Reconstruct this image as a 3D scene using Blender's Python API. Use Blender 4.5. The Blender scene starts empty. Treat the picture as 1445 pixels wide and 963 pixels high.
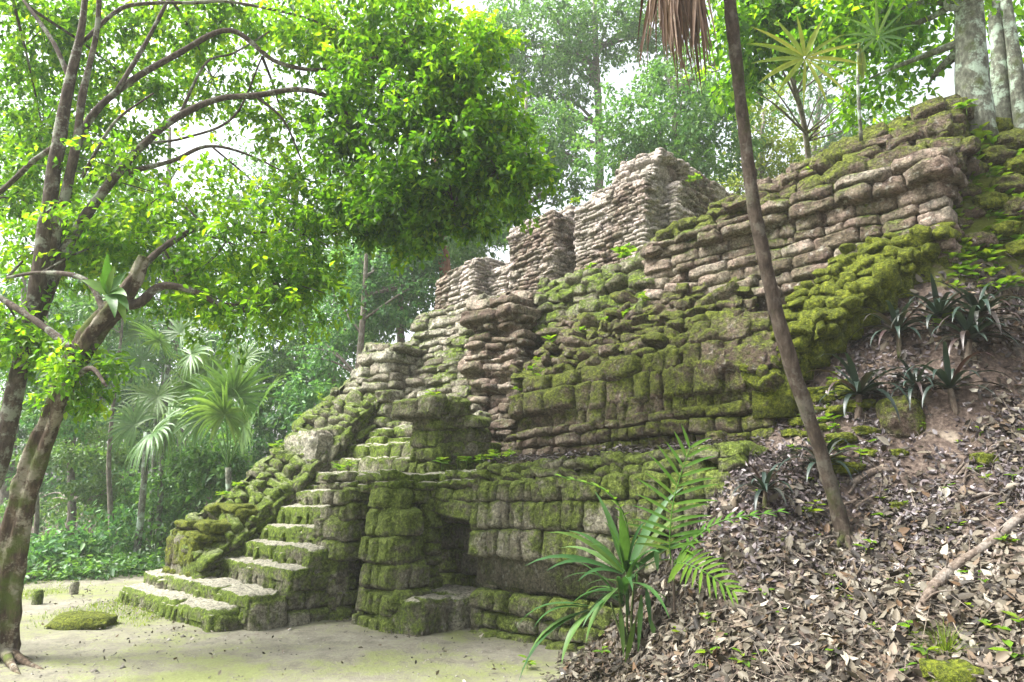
import bpy, math, random
import numpy as np
random.seed(7); RS = np.random.RandomState(11)
SC = bpy.context.scene
COL = SC.collection
V = lambda *a: np.array(a, float)
# ------------------------------------------------------------------ camera geometry
F = 960.0; PITCH = math.radians(12.25); CP, SP = math.cos(PITCH), math.sin(PITCH); CAM = V(0, 0, 1.65)
def ray(px, py):
    u = (px-722.5)/F; v = (481.5-py)/F
    return V(u, CP-v*SP, SP+v*CP)
def S(px, py, t): return CAM+ray(px, py)*t              # a point seen in that direction, t metres deep
def onz(px, py, z):
    d = ray(px, py); return CAM+d*(z-CAM[2])/d[2]
TH = math.radians(46.5)
RV = V(math.sin(TH), -math.cos(TH), 0); NV = V(math.cos(TH), math.sin(TH), 0); UP = V(0, 0, 1)
P0 = onz(670, 885, 0)
def W(s, n, z): return P0+RV*s+NV*n+UP*z                # ruin coordinates: along the facade, into it, up

# ------------------------------------------------------------------ noise
def _h(ix, iy, iz, seed):
    h = (ix.astype(np.int64)*374761393+iy.astype(np.int64)*668265263+iz.astype(np.int64)*2147483647+seed*1274126177) & 0xFFFFFFFF
    h = ((h ^ (h >> 13))*1274126177) & 0xFFFFFFFF
    h = ((h ^ (h >> 16))*2246822519) & 0xFFFFFFFF
    return ((h ^ (h >> 15)) & 0xFFFFFF)/float(0xFFFFFF)*2-1
def vnoise(p, seed=0):
    i = np.floor(p).astype(np.int64); f = p-i; f = f*f*(3-2*f)
    r = 0
    for dx in (0, 1):
        for dy in (0, 1):
            for dz in (0, 1):
                w = (f[..., 0] if dx else 1-f[..., 0])*(f[..., 1] if dy else 1-f[..., 1])*(f[..., 2] if dz else 1-f[..., 2])
                r = r+w*_h(i[..., 0]+dx, i[..., 1]+dy, i[..., 2]+dz, seed)
    return r
def fbm(p, oct=3, seed=0):
    r = 0; a = 1.; k = 0
    for o in range(oct):
        r = r+a*vnoise(p*(2.03**o)+o*17.3, seed+o); k += a; a *= .5
    return r/k

# ------------------------------------------------------------------ mesh accumulation
class MB:
    def __init__(s): s.v = []; s.f = []; s.r = []; s.n = 0
    def add(s, v, f, r=None):
        v = np.asarray(v, float).reshape(-1, 3); f = np.asarray(f, int).reshape(-1, 4)
        s.v.append(v); s.f.append(f+s.n); s.n += len(v)
        s.r.append(np.full(len(v), .5) if r is None else np.broadcast_to(np.asarray(r, float).reshape(-1), (len(v),)) if np.size(r) in (1, len(v)) else np.repeat(np.asarray(r, float).reshape(-1), len(v)//np.size(r)))
    def build(s, name, mat, parent=None, origin=None, smooth=True):
        v = np.concatenate(s.v); f = np.concatenate(s.f); r = np.concatenate(s.r)
        if parent is not None: origin = np.array(parent.matrix_world_origin) if hasattr(parent, 'matrix_world_origin') else ORG.get(parent.name, np.zeros(3))
        o0 = np.zeros(3) if origin is None else np.asarray(origin, float)
        v = v-o0
        me = bpy.data.meshes.new(name)
        tri = f[:, 2] == f[:, 3]
        nq = len(f); cnt = np.where(tri, 3, 4)
        loops = f.reshape(-1)[~np.stack([np.zeros(nq, bool)]*3+[tri], 1).reshape(-1)]
        me.vertices.add(len(v)); me.vertices.foreach_set('co', v.astype(np.float32).ravel())
        me.loops.add(len(loops)); me.loops.foreach_set('vertex_index', loops.astype(np.int32))
        me.polygons.add(nq)
        st = np.concatenate([[0], np.cumsum(cnt)[:-1]])
        me.polygons.foreach_set('loop_start', st.astype(np.int32))
        me.polygons.foreach_set('loop_total', cnt.astype(np.int32))
        me.update(calc_edges=True)
        me.polygons.foreach_set('use_smooth', np.full(nq, smooth))
        at = me.attributes.new('rnd', 'FLOAT', 'POINT'); at.data.foreach_set('value', r.astype(np.float32))
        me.materials.append(mat)
        o = bpy.data.objects.new(name, me); COL.objects.link(o)
        if parent is not None:
            o.parent = parent
        else:
            o.location = o0
        ORG[o.name] = o0
        return o
ORG = {}
def empty(name, loc, label, cat, group=None):
    o = bpy.data.objects.new(name, None); COL.objects.link(o); o.location = tuple(loc); o.empty_display_size = .1
    ORG[o.name] = np.asarray(loc, float)
    return tag(o, label, cat, group)
def tag(o, label, cat, group=None):
    o['label'] = label; o['category'] = cat
    if group: o['group'] = group
    return o
def kind(o, k): o['kind'] = k; return o
def nrm(a):
    return a/np.maximum(np.linalg.norm(a, axis=-1, keepdims=True), 1e-9)

def catmull(pts, k):
    pts = np.asarray(pts, float); n = len(pts)
    P = np.vstack([2*pts[0]-pts[1], pts, 2*pts[-1]-pts[-2]])
    out = []
    for i in range(n-1):
        a, b, c, d = P[i:i+4]
        for t in np.linspace(0, 1, k, endpoint=False):
            out.append(.5*((2*b)+(-a+c)*t+(2*a-5*b+4*c-d)*t*t+(-a+3*b-3*c+d)*t**3))
    out.append(pts[-1]); return np.array(out)
def tube(mb, pts, rad, seg=8, k=5, rough=.0, freq=3., seed=0, r=None, twist=0., lobes=0.):
    q = np.column_stack([np.asarray(pts, float), np.asarray(rad, float)])
    q = catmull(q, k) if k > 1 else q
    c = q[:, :3]; rr = np.maximum(q[:, 3], .0015); n = len(c)
    t = nrm(np.gradient(c, axis=0))
    ref = V(.31, .2, .93) if abs(t[:, 2]).mean() < .8 else V(1, .1, 0)
    a = nrm(np.cross(t, ref)); b = np.cross(t, a)
    th = np.linspace(0, 2*math.pi, seg, endpoint=False)
    cs = np.cos(th)[None, :, None]; sn_ = np.sin(th)[None, :, None]
    d = a[:, None]*cs+b[:, None]*sn_
    R = rr[:, None, None]*np.ones((1, seg, 1))
    if lobes: R = R*(1+lobes*np.sin(3*th[None, :, None]+np.linspace(0, twist, n)[:, None, None])+.5*lobes*np.sin(5*th[None, :, None]-np.linspace(0, twist*1.7, n)[:, None, None]))
    p = c[:, None]+d*R
    if rough: p = p+d*(rr[:, None]*rough*fbm(p*freq, 3, seed))[..., None]
    i = np.arange(n-1)[:, None]*seg; j = np.arange(seg)[None]; j2 = (j+1) % seg
    f = np.stack([i+j, i+j2, i+seg+j2, i+seg+j], -1).reshape(-1, 4)
    base = p.reshape(-1, 3)
    vv = np.vstack([base, c[:1], c[-1:]]); m = len(base)
    cap0 = np.array([[m, (jj+1) % seg, jj, jj] for jj in range(seg)])
    cap1 = np.array([[m+1, (n-1)*seg+jj, (n-1)*seg+(jj+1) % seg, (n-1)*seg+(jj+1) % seg] for jj in range(seg)])
    mb.add(vv, np.vstack([f, cap0, cap1]), r)

def leaves(mb, base, d, up, L, wr=.22, fold=.25, bend=.15, r=None):
    """leaf blades: two quads folded on the midrib, the tip bent down"""
    N = len(base); d = nrm(d); s = nrm(np.cross(d, up)); u = np.cross(s, d)
    L = np.broadcast_to(L, (N,))[:, None]; w = L*wr
    b = base; t = base+d*L-u*L*bend
    l1 = base+d*L*.33+s*w+u*w*fold; l2 = base+d*L*.7+s*w*.75+u*(w*fold-L*bend*.45)
    r1 = base+d*L*.33-s*w+u*w*fold; r2 = base+d*L*.7-s*w*.75+u*(w*fold-L*bend*.45)
    v = np.stack([b, l1, l2, t, r2, r1], 1).reshape(-1, 3)
    o = np.arange(N)[:, None]*6
    f = np.stack([o+np.array([0, 3, 2, 1]), o+np.array([0, 5, 4, 3])], 1).reshape(-1, 4)
    mb.add(v, f, np.repeat(RS.rand(N) if r is None else np.broadcast_to(r, (N,)), 6))
def straps(mb, base, d, up, L, w, droop=.5, seg=5, fold=.3, r=None, blunt=0.3):
    """long arching blades (palm leaflets, rosettes, grass), N at a time"""
    N = len(base); d = nrm(d); L = np.broadcast_to(L, (N,)).astype(float); w = np.broadcast_to(w, (N,)).astype(float); droop = np.broadcast_to(droop, (N,)).astype(float)
    s = nrm(np.cross(d, up)); p = base.copy(); cur = d.copy(); rows = []
    prof = [blunt, .8, 1., .92, .7, .42, .04]; prof = np.interp(np.linspace(0, 1, seg+1), np.linspace(0, 1, 7), prof)
    for k in range(seg+1):
        u = np.cross(s, cur); ww = (w*prof[k])[:, None]
        rows.append(np.stack([p-s*ww+u*ww*fold, p, p+s*ww+u*ww*fold], 1))
        p = p+cur*(L/seg)[:, None]
        cur = nrm(cur-UP*(droop*(k+1)/seg*.45)[:, None])
    v = np.stack(rows, 1)                                  # N,seg+1,3,3
    K = (seg+1)*3; o = np.arange(N)[:, None, None]*K
    k = np.arange(seg)[None, :, None]*3
    q1 = np.stack([o+k, o+k+1, o+k+4, o+k+3], -1); q2 = np.stack([o+k+1, o+k+2, o+k+5, o+k+4], -1)
    f = np.concatenate([q1.reshape(-1, 4), q2.reshape(-1, 4)])
    mb.add(v.reshape(-1, 3), f, np.repeat(RS.rand(N) if r is None else np.broadcast_to(r, (N,)), K))

# ------------------------------------------------------------------ materials
def newmat(name):
    m = bpy.data.materials.new(name); m.use_nodes = True; nt = m.node_tree; nt.nodes.clear()
    out = nt.nodes.new('ShaderNodeOutputMaterial')
    return m, nt, out
class NT:
    def __init__(s, nt): s.t = nt
    def n(s, typ, **kw):
        x = s.t.nodes.new(typ)
        for k, v in kw.items(): setattr(x, k, v)
        return x
    def l(s, a, b): s.t.links.new(a, b)
    def val(s, sock, v):
        if hasattr(v, 'is_linked') or hasattr(v, 'links'): s.l(v, sock)
        else: sock.default_value = v
    def math(s, op, a, b=0., c=None, clamp=False):
        x = s.n('ShaderNodeMath', operation=op, use_clamp=clamp); s.val(x.inputs[0], a); s.val(x.inputs[1], b)
        if c is not None: s.val(x.inputs[2], c)
        return x.outputs[0]
    def noise(s, vec, scale, detail=4., rough=.55, dist=0.):
        x = s.n('ShaderNodeTexNoise'); s.l(vec, x.inputs['Vector']); x.inputs['Scale'].default_value = scale
        x.inputs['Detail'].default_value = detail; x.inputs['Roughness'].default_value = rough; x.inputs['Distortion'].default_value = dist
        return x.outputs['Fac']
    def ss(s, v, a, b):
        x = s.n('ShaderNodeMapRange', interpolation_type='SMOOTHSTEP'); s.val(x.inputs[0], v); x.inputs[1].default_value = a; x.inputs[2].default_value = b
        return x.outputs[0]
    def mix(s, f, a, b):
        x = s.n('ShaderNodeMix', data_type='RGBA'); s.val(x.inputs[0], f)
        for so, v in ((x.inputs[6], a), (x.inputs[7], b)):
            if isinstance(v, tuple): so.default_value = (*v, 1)
            else: s.l(v, so)
        return x.outputs[2]
    def ramp(s, f, cols, interp='LINEAR'):
        x = s.n('ShaderNodeValToRGB'); s.l(f, x.inputs[0]); cr = x.color_ramp; cr.interpolation = interp
        while len(cr.elements) < len(cols): cr.elements.new(.5)
        for e, (p, c) in zip(cr.elements, cols): e.position = p; e.color = (*c, 1)
        return x.outputs[0]
    def mapv(s, vec, sc):
        x = s.n('ShaderNodeMapping'); s.l(vec, x.inputs[0]); x.inputs['Scale'].default_value = sc
        return x.outputs[0]

def stone_mat(name, moss, cols, lichen=.35, dust=0., mosscol=None, stain=.5, plaster=0., algae=.5):
    m, t, out = newmat(name); N = NT(t)
    g = N.n('ShaderNodeNewGeometry'); pos = g.outputs['Position']
    sep = N.n('ShaderNodeSeparateXYZ'); N.l(g.outputs['Normal'], sep.inputs[0]); nz = sep.outputs[2]
    at = N.n('ShaderNodeAttribute', attribute_name='rnd').outputs['Fac']
    big = N.noise(pos, .9, 3, .5); mid = N.noise(pos, 4.5, 5, .6); fine = N.noise(pos, 19, 5, .65); grit = N.noise(pos, 75, 3, .7)
    streak = N.noise(N.mapv(pos, (5, 5, .55)), 1.3, 4, .6)
    f0 = N.math('ADD', N.math('MULTIPLY', at, .45), N.math('MULTIPLY', mid, .75)); f0 = N.math('SUBTRACT', f0, .12)
    base = N.ramp(f0, [(.08, cols[0]), (.36, cols[1]), (.6, cols[2]), (.88, cols[3])])
    base = N.mix(N.math('MULTIPLY', N.ss(streak, .5, .68), stain), base, tuple(c*.3 for c in cols[0]))
    if plaster: base = N.mix(N.math('MULTIPLY', N.ss(N.math('ADD', big, N.math('MULTIPLY', fine, .35)), .62, .76), plaster), base, (.62, .54, .5))
    lm = N.math('MULTIPLY', N.ss(N.noise(pos, 11, 4, .6, .6), .56, .68), lichen)
    base = N.mix(lm, base, (.5, .49, .43))
    base = N.mix(N.math('MULTIPLY', N.ss(grit, .55, .8), .35), base, tuple(c*.45 for c in cols[1]))
    mm = N.math('ADD', N.math('MULTIPLY', N.math('SUBTRACT', big, .5), 2.3), N.math('MULTIPLY', N.math('SUBTRACT', mid, .5), 1.5))
    mm = N.math('ADD', mm, N.math('MULTIPLY', N.math('SUBTRACT', fine, .5), 1.3))
    mm = N.math('ADD', N.math('ADD', mm, N.math('MULTIPLY', nz, .55)), moss)
    mm = N.ss(mm, .12, .85)
    base = N.mix(N.math('MULTIPLY', N.ss(N.math('ADD', mid, N.math('MULTIPLY', big, .5)), .6, .85), algae), base, (.055, .06, .024))
    mc = mosscol or [(.015, .022, .005), (.05, .078, .012), (.11, .155, .022), (.2, .235, .05)]
    mf = N.math('ADD', N.math('MULTIPLY', fine, .55), N.math('MULTIPLY', grit, .5))
    mcol = N.ramp(mf, [(.3, mc[0]), (.45, mc[1]), (.58, mc[2]), (.74, mc[3])])
    col = N.mix(mm, base, mcol)
    if dust:
        dm = N.math('ADD', nz, N.math('MULTIPLY', N.math('SUBTRACT', mid, .5), .5)); dm = N.math('ADD', dm, N.math('MULTIPLY', N.math('SUBTRACT', fine, .5), .45))
        dc = N.mix(fine, (.2, .185, .14), (.4, .38, .32))
        col = N.mix(N.math('MULTIPLY', N.ss(dm, .72, .9), dust), col, dc)
    hv = N.n('ShaderNodeHueSaturation'); N.l(col, hv.inputs['Color']); hv.inputs['Saturation'].default_value = 1.05
    N.l(N.math('ADD', N.math('MULTIPLY', N.ss(N.noise(pos, 27, 6, .75, .4), .34, .66), 1.1), .42), hv.inputs['Value']); col = hv.outputs[0]
    bs = N.n('ShaderNodeBsdfPrincipled'); N.l(col, bs.inputs['Base Color']); bs.inputs['Roughness'].default_value = .92; bs.inputs['Specular IOR Level'].default_value = .2
    hgt = N.math('ADD', N.math('MULTIPLY', fine, .8), N.math('MULTIPLY', grit, .45)); hgt = N.math('ADD', hgt, N.math('MULTIPLY', mm, .3))
    bp = N.n('ShaderNodeBump'); bp.inputs['Strength'].default_value = 1.; bp.inputs['Distance'].default_value = .07; N.l(hgt, bp.inputs['Height']); N.l(bp.outputs[0], bs.inputs['Normal'])
    N.l(bs.outputs[0], out.inputs[0]); return m

def leaf_mat(name, cols, trans=.4, gloss=.35, rough=.42, tcol=1.5):
    m, t, out = newmat(name); N = NT(t)
    at = N.n('ShaderNodeAttribute', attribute_name='rnd').outputs['Fac']
    g = N.n('ShaderNodeNewGeometry')
    k = len(cols); col = N.ramp(at, [(i/(k-1), c) for i, c in enumerate(cols)])
    nz = N.noise(g.outputs['Position'], 14, 2)
    hs = N.n('ShaderNodeHueSaturation'); N.l(col, hs.inputs['Color']); N.l(N.math('ADD', N.math('MULTIPLY', nz, .9), .55), hs.inputs['Value'])
    col = hs.outputs[0]
    bs = N.n('ShaderNodeBsdfPrincipled'); N.l(col, bs.inputs['Base Color']); bs.inputs['Roughness'].default_value = rough; bs.inputs['Specular IOR Level'].default_value = gloss
    if trans:
        tr = N.n('ShaderNodeBsdfTranslucent'); tc = N.n('ShaderNodeMix', data_type='RGBA', blend_type='MULTIPLY'); tc.inputs[0].default_value = 1
        N.l(col, tc.inputs[6]); tc.inputs[7].default_value = (tcol*1.15, tcol*1.1, tcol*.5, 1); N.l(tc.outputs[2], tr.inputs[0])
        mx = N.n('ShaderNodeMixShader'); mx.inputs[0].default_value = trans; N.l(bs.outputs[0], mx.inputs[1]); N.l(tr.outputs[0], mx.inputs[2]); N.l(mx.outputs[0], out.inputs[0])
    else: N.l(bs.outputs[0], out.inputs[0])
    return m
def bark_mat(name, a, b, lich=(.4, .43, .36), lf=.5, moss=0., stretch=.35):
    m, t, out = newmat(name); N = NT(t)
    pos = N.n('ShaderNodeNewGeometry').outputs['Position']
    gr = N.noise(N.mapv(pos, (1, 1, stretch)), 22, 5, .65); mid = N.noise(pos, 5, 4, .6); fine = N.noise(pos, 45, 3, .6)
    col = N.ramp(gr, [(.3, tuple(c*.45 for c in a)), (.5, a), (.72, b)])
    col = N.mix(N.math('MULTIPLY', N.ss(N.math('ADD', mid, N.math('MULTIPLY', fine, .25)), .62, .76), lf), col, lich)
    if moss: col = N.mix(N.ss(N.math('ADD', N.noise(pos, 3.1, 4, .6), moss), .6, .8), col, (.055, .075, .012))
    bs = N.n('ShaderNodeBsdfPrincipled'); N.l(col, bs.inputs['Base Color']); bs.inputs['Roughness'].default_value = .9; bs.inputs['Specular IOR Level'].default_value = .2
    bp = N.n('ShaderNodeBump'); bp.inputs['Strength'].default_value = .8; bp.inputs['Distance'].default_value = .02; N.l(N.math('ADD', gr, N.math('MULTIPLY', fine, .4)), bp.inputs['Height']); N.l(bp.outputs[0], bs.inputs['Normal'])
    N.l(bs.outputs[0], out.inputs[0]); return m

GREY = [(.1, .085, .07), (.2, .175, .145), (.3, .27, .22), (.42, .39, .33)]
DARK = [(.075, .068, .045), (.15, .138, .098), (.24, .225, .165), (.38, .36, .28)]
BROWN = [(.055, .037, .03), (.11, .08, .062), (.18, .14, .11), (.3, .26, .21)]
PURP = [(.07, .047, .038), (.175, .13, .105), (.3, .24, .195), (.48, .425, .37)]
M_low = stone_mat('mossy_stone', .52, DARK, .3, stain=.4, algae=.8, mosscol=[(.024, .034, .009), (.07, .098, .019), (.13, .168, .034), (.28, .31, .14)])
M_step = stone_mat('dusty_step_stone', .55, DARK, .3, dust=.9, stain=.3, algae=.7)
M_pale = stone_mat('pale_stone', .2, [(.12, .1, .075), (.25, .225, .18), (.38, .355, .29), (.52, .5, .43)], .5, stain=.35)
M_mid = stone_mat('mossy_wall_stone', .42, BROWN, .3, mosscol=[(.015, .019, .005), (.048, .06, .011), (.105, .125, .02), (.2, .21, .05)])
M_brown = stone_mat('brown_wall_stone', -.12, PURP, .5, stain=.6)
M_slate = stone_mat('thin_slab_stone', -.42, PURP, .55, stain=.75, plaster=.9)
M_mound = stone_mat('moss_mound', 1.15, BROWN, .1, mosscol=[(.014, .02, .004), (.05, .065, .008), (.11, .13, .014), (.2, .21, .03)])
M_rubble = stone_mat('rubble_stone', .5, DARK, .4, dust=.25)
M_path_dummy = None
L_near = leaf_mat('broad_leaf', [(.02, .06, .006), (.045, .12, .007), (.08, .18, .008), (.13, .24, .01), (.2, .28, .012)], .56, .3, tcol=2.3)
L_dense = leaf_mat('glossy_leaf', [(.016, .05, .006), (.035, .1, .007), (.065, .155, .008), (.11, .22, .01), (.18, .26, .012)], .56, .35, tcol=2.3)
L_far = leaf_mat('forest_leaf', [(.025, .075, .025), (.05, .13, .035), (.08, .18, .045), (.13, .24, .055)], .4, .3)
L_teal = leaf_mat('haze_teal_leaf', [(.025, .085, .03), (.05, .14, .048), (.085, .2, .068), (.14, .26, .08)], .4, .3)  # distance haze put into the leaf colour as a lighter teal
L_under = leaf_mat('undergrowth_leaf', [(.012, .04, .01), (.025, .075, .015), (.045, .115, .02), (.09, .17, .028)], .35, .3)
L_yel = leaf_mat('yellow_green_leaf', [(.06, .11, .02), (.11, .18, .025), (.18, .24, .03), (.24, .27, .04)], .45, .3)
L_palm = leaf_mat('fan_palm_leaf', [(.05, .12, .03), (.08, .16, .04), (.12, .2, .05)], .4, .35)
L_palmy = leaf_mat('yellow_palm_leaf', [(.1, .16, .02), (.15, .2, .025), (.2, .22, .03)], .55, .3)  # yellower, lighter green than the other fan palm leaves
L_fore = leaf_mat('understory_palm_leaf', [(.02, .065, .018), (.035, .1, .025), (.055, .13, .03), (.09, .15, .025)], .35, .35, .5)
L_fern = leaf_mat('bright_frond_leaf', [(.04, .12, .015), (.07, .17, .018), (.11, .2, .02)], .45, .35)
L_ros = leaf_mat('dark_strap_leaf', [(.008, .015, .011), (.014, .027, .02), (.022, .04, .03), (.04, .02, .02)], .12, .4, .42)
L_dead = leaf_mat('dead_thatch', [(.05, .028, .018), (.1, .06, .04), (.16, .11, .075)], .15, .2, .7)
L_litter = leaf_mat('dry_leaf', [(.011, .0085, .006), (.022, .0175, .012), (.041, .033, .022), (.072, .062, .043), (.122, .108, .08), (.075, .043, .02), (.29, .27, .22)], .08, .3, .6, 1.)
L_litterp = leaf_mat('damp_purple_leaf', [(.013, .009, .009), (.026, .019, .019), (.045, .034, .035), (.082, .065, .067), (.19, .16, .162)], .08, .45, .45, 1.)
L_twig = leaf_mat('twig_debris', [(.03, .022, .016), (.07, .055, .042), (.15, .125, .1)], 0, .2, .8)
L_peb = leaf_mat('pebble', [(.05, .045, .035), (.12, .11, .09), (.24, .23, .2)], 0, .2, .9)
L_seed = leaf_mat('seedling_leaf', [(.06, .14, .015), (.1, .19, .018), (.15, .22, .02)], .45, .35)
L_moss = leaf_mat('grass_blade', [(.07, .12, .015), (.11, .17, .02), (.16, .2, .03)], .45, .25)
B_mossy = bark_mat('twisted_mossy_bark', (.05, .034, .022), (.14, .105, .07), (.36, .34, .26), .5, .14, stretch=.22)
B_lich = bark_mat('lichen_bark', (.06, .045, .035), (.12, .1, .075), (.3, .33, .26), .6)
B_pale = bark_mat('pale_lichen_bark', (.1, .105, .08), (.22, .235, .18), (.34, .43, .34), .85, .05, stretch=.6)
B_slim = bark_mat('slim_grey_bark', (.085, .065, .05), (.16, .13, .1), (.26, .25, .2), .4, .06)
B_far = bark_mat('far_bark', (.13, .11, .09), (.22, .2, .16), (.3, .3, .26), .4)
B_red = bark_mat('red_bark', (.2, .09, .055), (.3, .15, .09), (.33, .2, .14), .2)
B_dead = bark_mat('dead_wood', (.085, .065, .05), (.17, .14, .115), (.28, .26, .23), .4, stretch=1.)
B_green = bark_mat('green_stem', (.07, .1, .03), (.12, .16, .05), (.2, .2, .1), .2)

# ------------------------------------------------------------------ ground
HC = np.array([(.93, 6.13, .2), (1.5, 6.28, .95), (1.92, 6.46, 1.55), (2.1, 6.5, 1.98), (2.77, 7.18, 2.32), (2.8, 5.93, 1.21), (1.81, 4.95, .5), (2.93, 4.22, .55),
    (3.54, 4.92, 1.1), (4.06, 5.54, 1.6), (4.74, 6.25, 2.55), (5.27, 6.75, 3.5), (3.74, 6.75, 2.55), (4.58, 6.9, 4.1), (5.34, 7.12, 5.62), (5.9, 7.2, 5.75), (5.5, 7.9, 6.0), (4.6, 8.2, 5.75), (6.6, 7.2, 5.4), (8, 9, 6.4), (4, 9.5, 5.6),
    (3, 10, 5.2), (10, 14, 8), (6, 16, 7), (2.5, 14, 4.5), (9, 5, 3.8), (6, 4.2, 2.0), (4.5, 2.5, .9), (2.5, 2.5, .15), (3, 0, .2), (6, 0, 1.5), (8, 2, 3), (12, 8, 6.5), (1.2, 4.2, .03), (.2, 5.6, 0), (.5, 6.8, 0), (-1, 6, 0), (-1, 3, 0), (0, 1, 0), (1, 2, 0), (0, -2, 0), (-1, 8, 0),
    (.9, 7.7, .0), (.8, 9, .2), (2, 8.3, 1.5), (0, 11, 0), (-3, 11, 0), (-3, 14, 0), (0, 15, 1.5), (-6, 9, 0), (-5, 5, 0), (-8, 14, 0), (-5, 18, 0), (0, 20, 1.5), (6, 22, 5), (-10, 20, 0), (-10, 10, 0), (-10, 0, 0), (12, 20, 8), (12, 0, 4)])
def tps_k(a, b):
    d = np.linalg.norm(a[:, None]-b[None], axis=-1); return d   # biharmonic-in-3d kernel: firm, no overshoot
_K = tps_k(HC[:, :2], HC[:, :2])+np.eye(len(HC))*.004
_A = np.block([[_K, np.ones((len(HC), 1))], [np.ones((1, len(HC))), np.zeros((1, 1))]])
_w = np.linalg.solve(_A, np.append(HC[:, 2], 0))
def hgt(x, y, detail=True):
    x = np.atleast_1d(np.asarray(x, float)); y = np.atleast_1d(np.asarray(y, float)); sh = x.shape
    xy = np.column_stack([x.ravel(), y.ravel()]); cl = np.column_stack([np.clip(xy[:, 0], -10, 12), np.clip(xy[:, 1], -2, 22)])
    z = np.concatenate([tps_k(c, HC[:, :2])@_w[:-1]+_w[-1] for c in np.array_split(cl, max(1, len(cl)//20000))])
    z = .5*(z+np.sqrt(z*z+.004))-.03
    p = np.column_stack([xy, np.zeros(len(xy))])
    if detail: z = z+.07*fbm(p*1.4, 3, 3)*np.clip(z*2+.15, 0, 1)+.018*fbm(p*3.5, 4, 5)
    return z.reshape(sh)
def gpt(px, py):
    """where a picture direction meets the ground"""
    d = ray(px, py); t = np.linspace(2, 40, 1500); P = CAM+d*t[:, None]
    below = P[:, 2] < hgt(P[:, 0], P[:, 1]); i = int(np.argmax(below)) if below.any() else len(t)-1
    return P[i]
def grid_axis(lo, hi, dens):
    a = np.linspace(lo, hi, 400); return a
xs = np.concatenate([np.linspace(-300, -16, 14)[:-1], np.linspace(-16, -6, 60)[:-1], np.linspace(-6, 7, 330)[:-1], np.linspace(7, 16, 40)[:-1], np.linspace(16, 300, 14)])
ys = np.concatenate([np.linspace(-300, -4, 12)[:-1], np.linspace(-4, 2, 40)[:-1], np.linspace(2, 13, 280)[:-1], np.linspace(13, 26, 60)[:-1], np.linspace(26, 400, 16)])
X, Y = np.meshgrid(xs, ys); Z = hgt(X, Y)
mb = MB(); nx, ny = len(xs), len(ys)
i = (np.arange(ny-1)[:, None]*nx+np.arange(nx-1)[None]).ravel()
hill = np.clip((hgt(X, Y, False)+.02)*9, 0, 1)
# litter also lies on the flat foot of the slope, nearest the camera
foot = np.clip(1-np.abs(X-1.6-.3*(Y-5))/2.2, 0, 1)*(Y < 7.6)*np.clip((X+.3)/1., 0, 1)
hill = np.maximum(hill, np.clip(foot*1.5, 0, 1))
mb.add(np.stack([X, Y, Z], -1).reshape(-1, 3), np.stack([i, i+1, i+nx+1, i+nx], 1), hill.ravel())
m, t, out = newmat('ground_soil'); N = NT(t)
pos = N.n('ShaderNodeNewGeometry').outputs['Position']; at = N.n('ShaderNodeAttribute', attribute_name='rnd').outputs['Fac']
big = N.noise(pos, .55, 4, .55); mid = N.noise(pos, 3.5, 5, .6); fine = N.noise(pos, 28, 5, .7); grit = N.noise(pos, 110, 2, .7)
path = N.ramp(N.math('ADD', N.math('MULTIPLY', mid, .6), N.math('MULTIPLY', fine, .4)), [(.3, (.08, .075, .055)), (.5, (.145, .137, .106)), (.68, (.225, .215, .172))])
alg = N.ss(N.math('ADD', N.math('ADD', N.math('MULTIPLY', big, 1.1), N.math('MULTIPLY', mid, .6)), N.math('MULTIPLY', fine, .5)), 1.0, 1.28)
path = N.mix(N.math('MULTIPLY', alg, .75), path, N.mix(fine, (.07, .09, .018), (.16, .19, .05)))
path = N.mix(N.math('MULTIPLY', N.ss(grit, .62, .74), .5), path, (.12, .09, .06))
soil = N.ramp(fine, [(.3, (.03, .022, .018)), (.5, (.07, .052, .042)), (.72, (.16, .125, .1))])
soil = N.mix(N.ss(N.noise(pos, 1.3, 4, .6), .58, .68), soil, N.mix(fine, (.16, .13, .1), (.27, .23, .18)))
sp3 = N.n('ShaderNodeSeparateXYZ'); N.l(pos, sp3.inputs[0])
mossg = N.mix(fine, (.02, .028, .006), (.11, .13, .02))
soil = N.mix(N.ss(N.math('ADD', N.math('MULTIPLY', N.math('SUBTRACT', N.noise(pos, 2.2, 5, .65), .5), 2.), N.math('MULTIPLY', N.math('SUBTRACT', sp3.outputs[2], 3.4), .6)), .2, .45), soil, mossg)
col = N.mix(N.ss(N.math('ADD', at, N.math('MULTIPLY', N.math('SUBTRACT', mid, .5), .9)), .3, .65), path, soil)
bs = N.n('ShaderNodeBsdfPrincipled'); N.l(col, bs.inputs['Base Color']); bs.inputs['Roughness'].default_value = .95; bs.inputs['Specular IOR Level'].default_value = .15
bp = N.n('ShaderNodeBump'); bp.inputs['Strength'].default_value = .6; bp.inputs['Distance'].default_value = .025; N.l(N.math('ADD', fine, N.math('MULTIPLY', mid, 1.)), bp.inputs['Height']); N.l(bp.outputs[0], bs.inputs['Normal'])
N.l(bs.outputs[0], out.inputs[0])
kind(mb.build('ground', m), 'structure')

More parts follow.
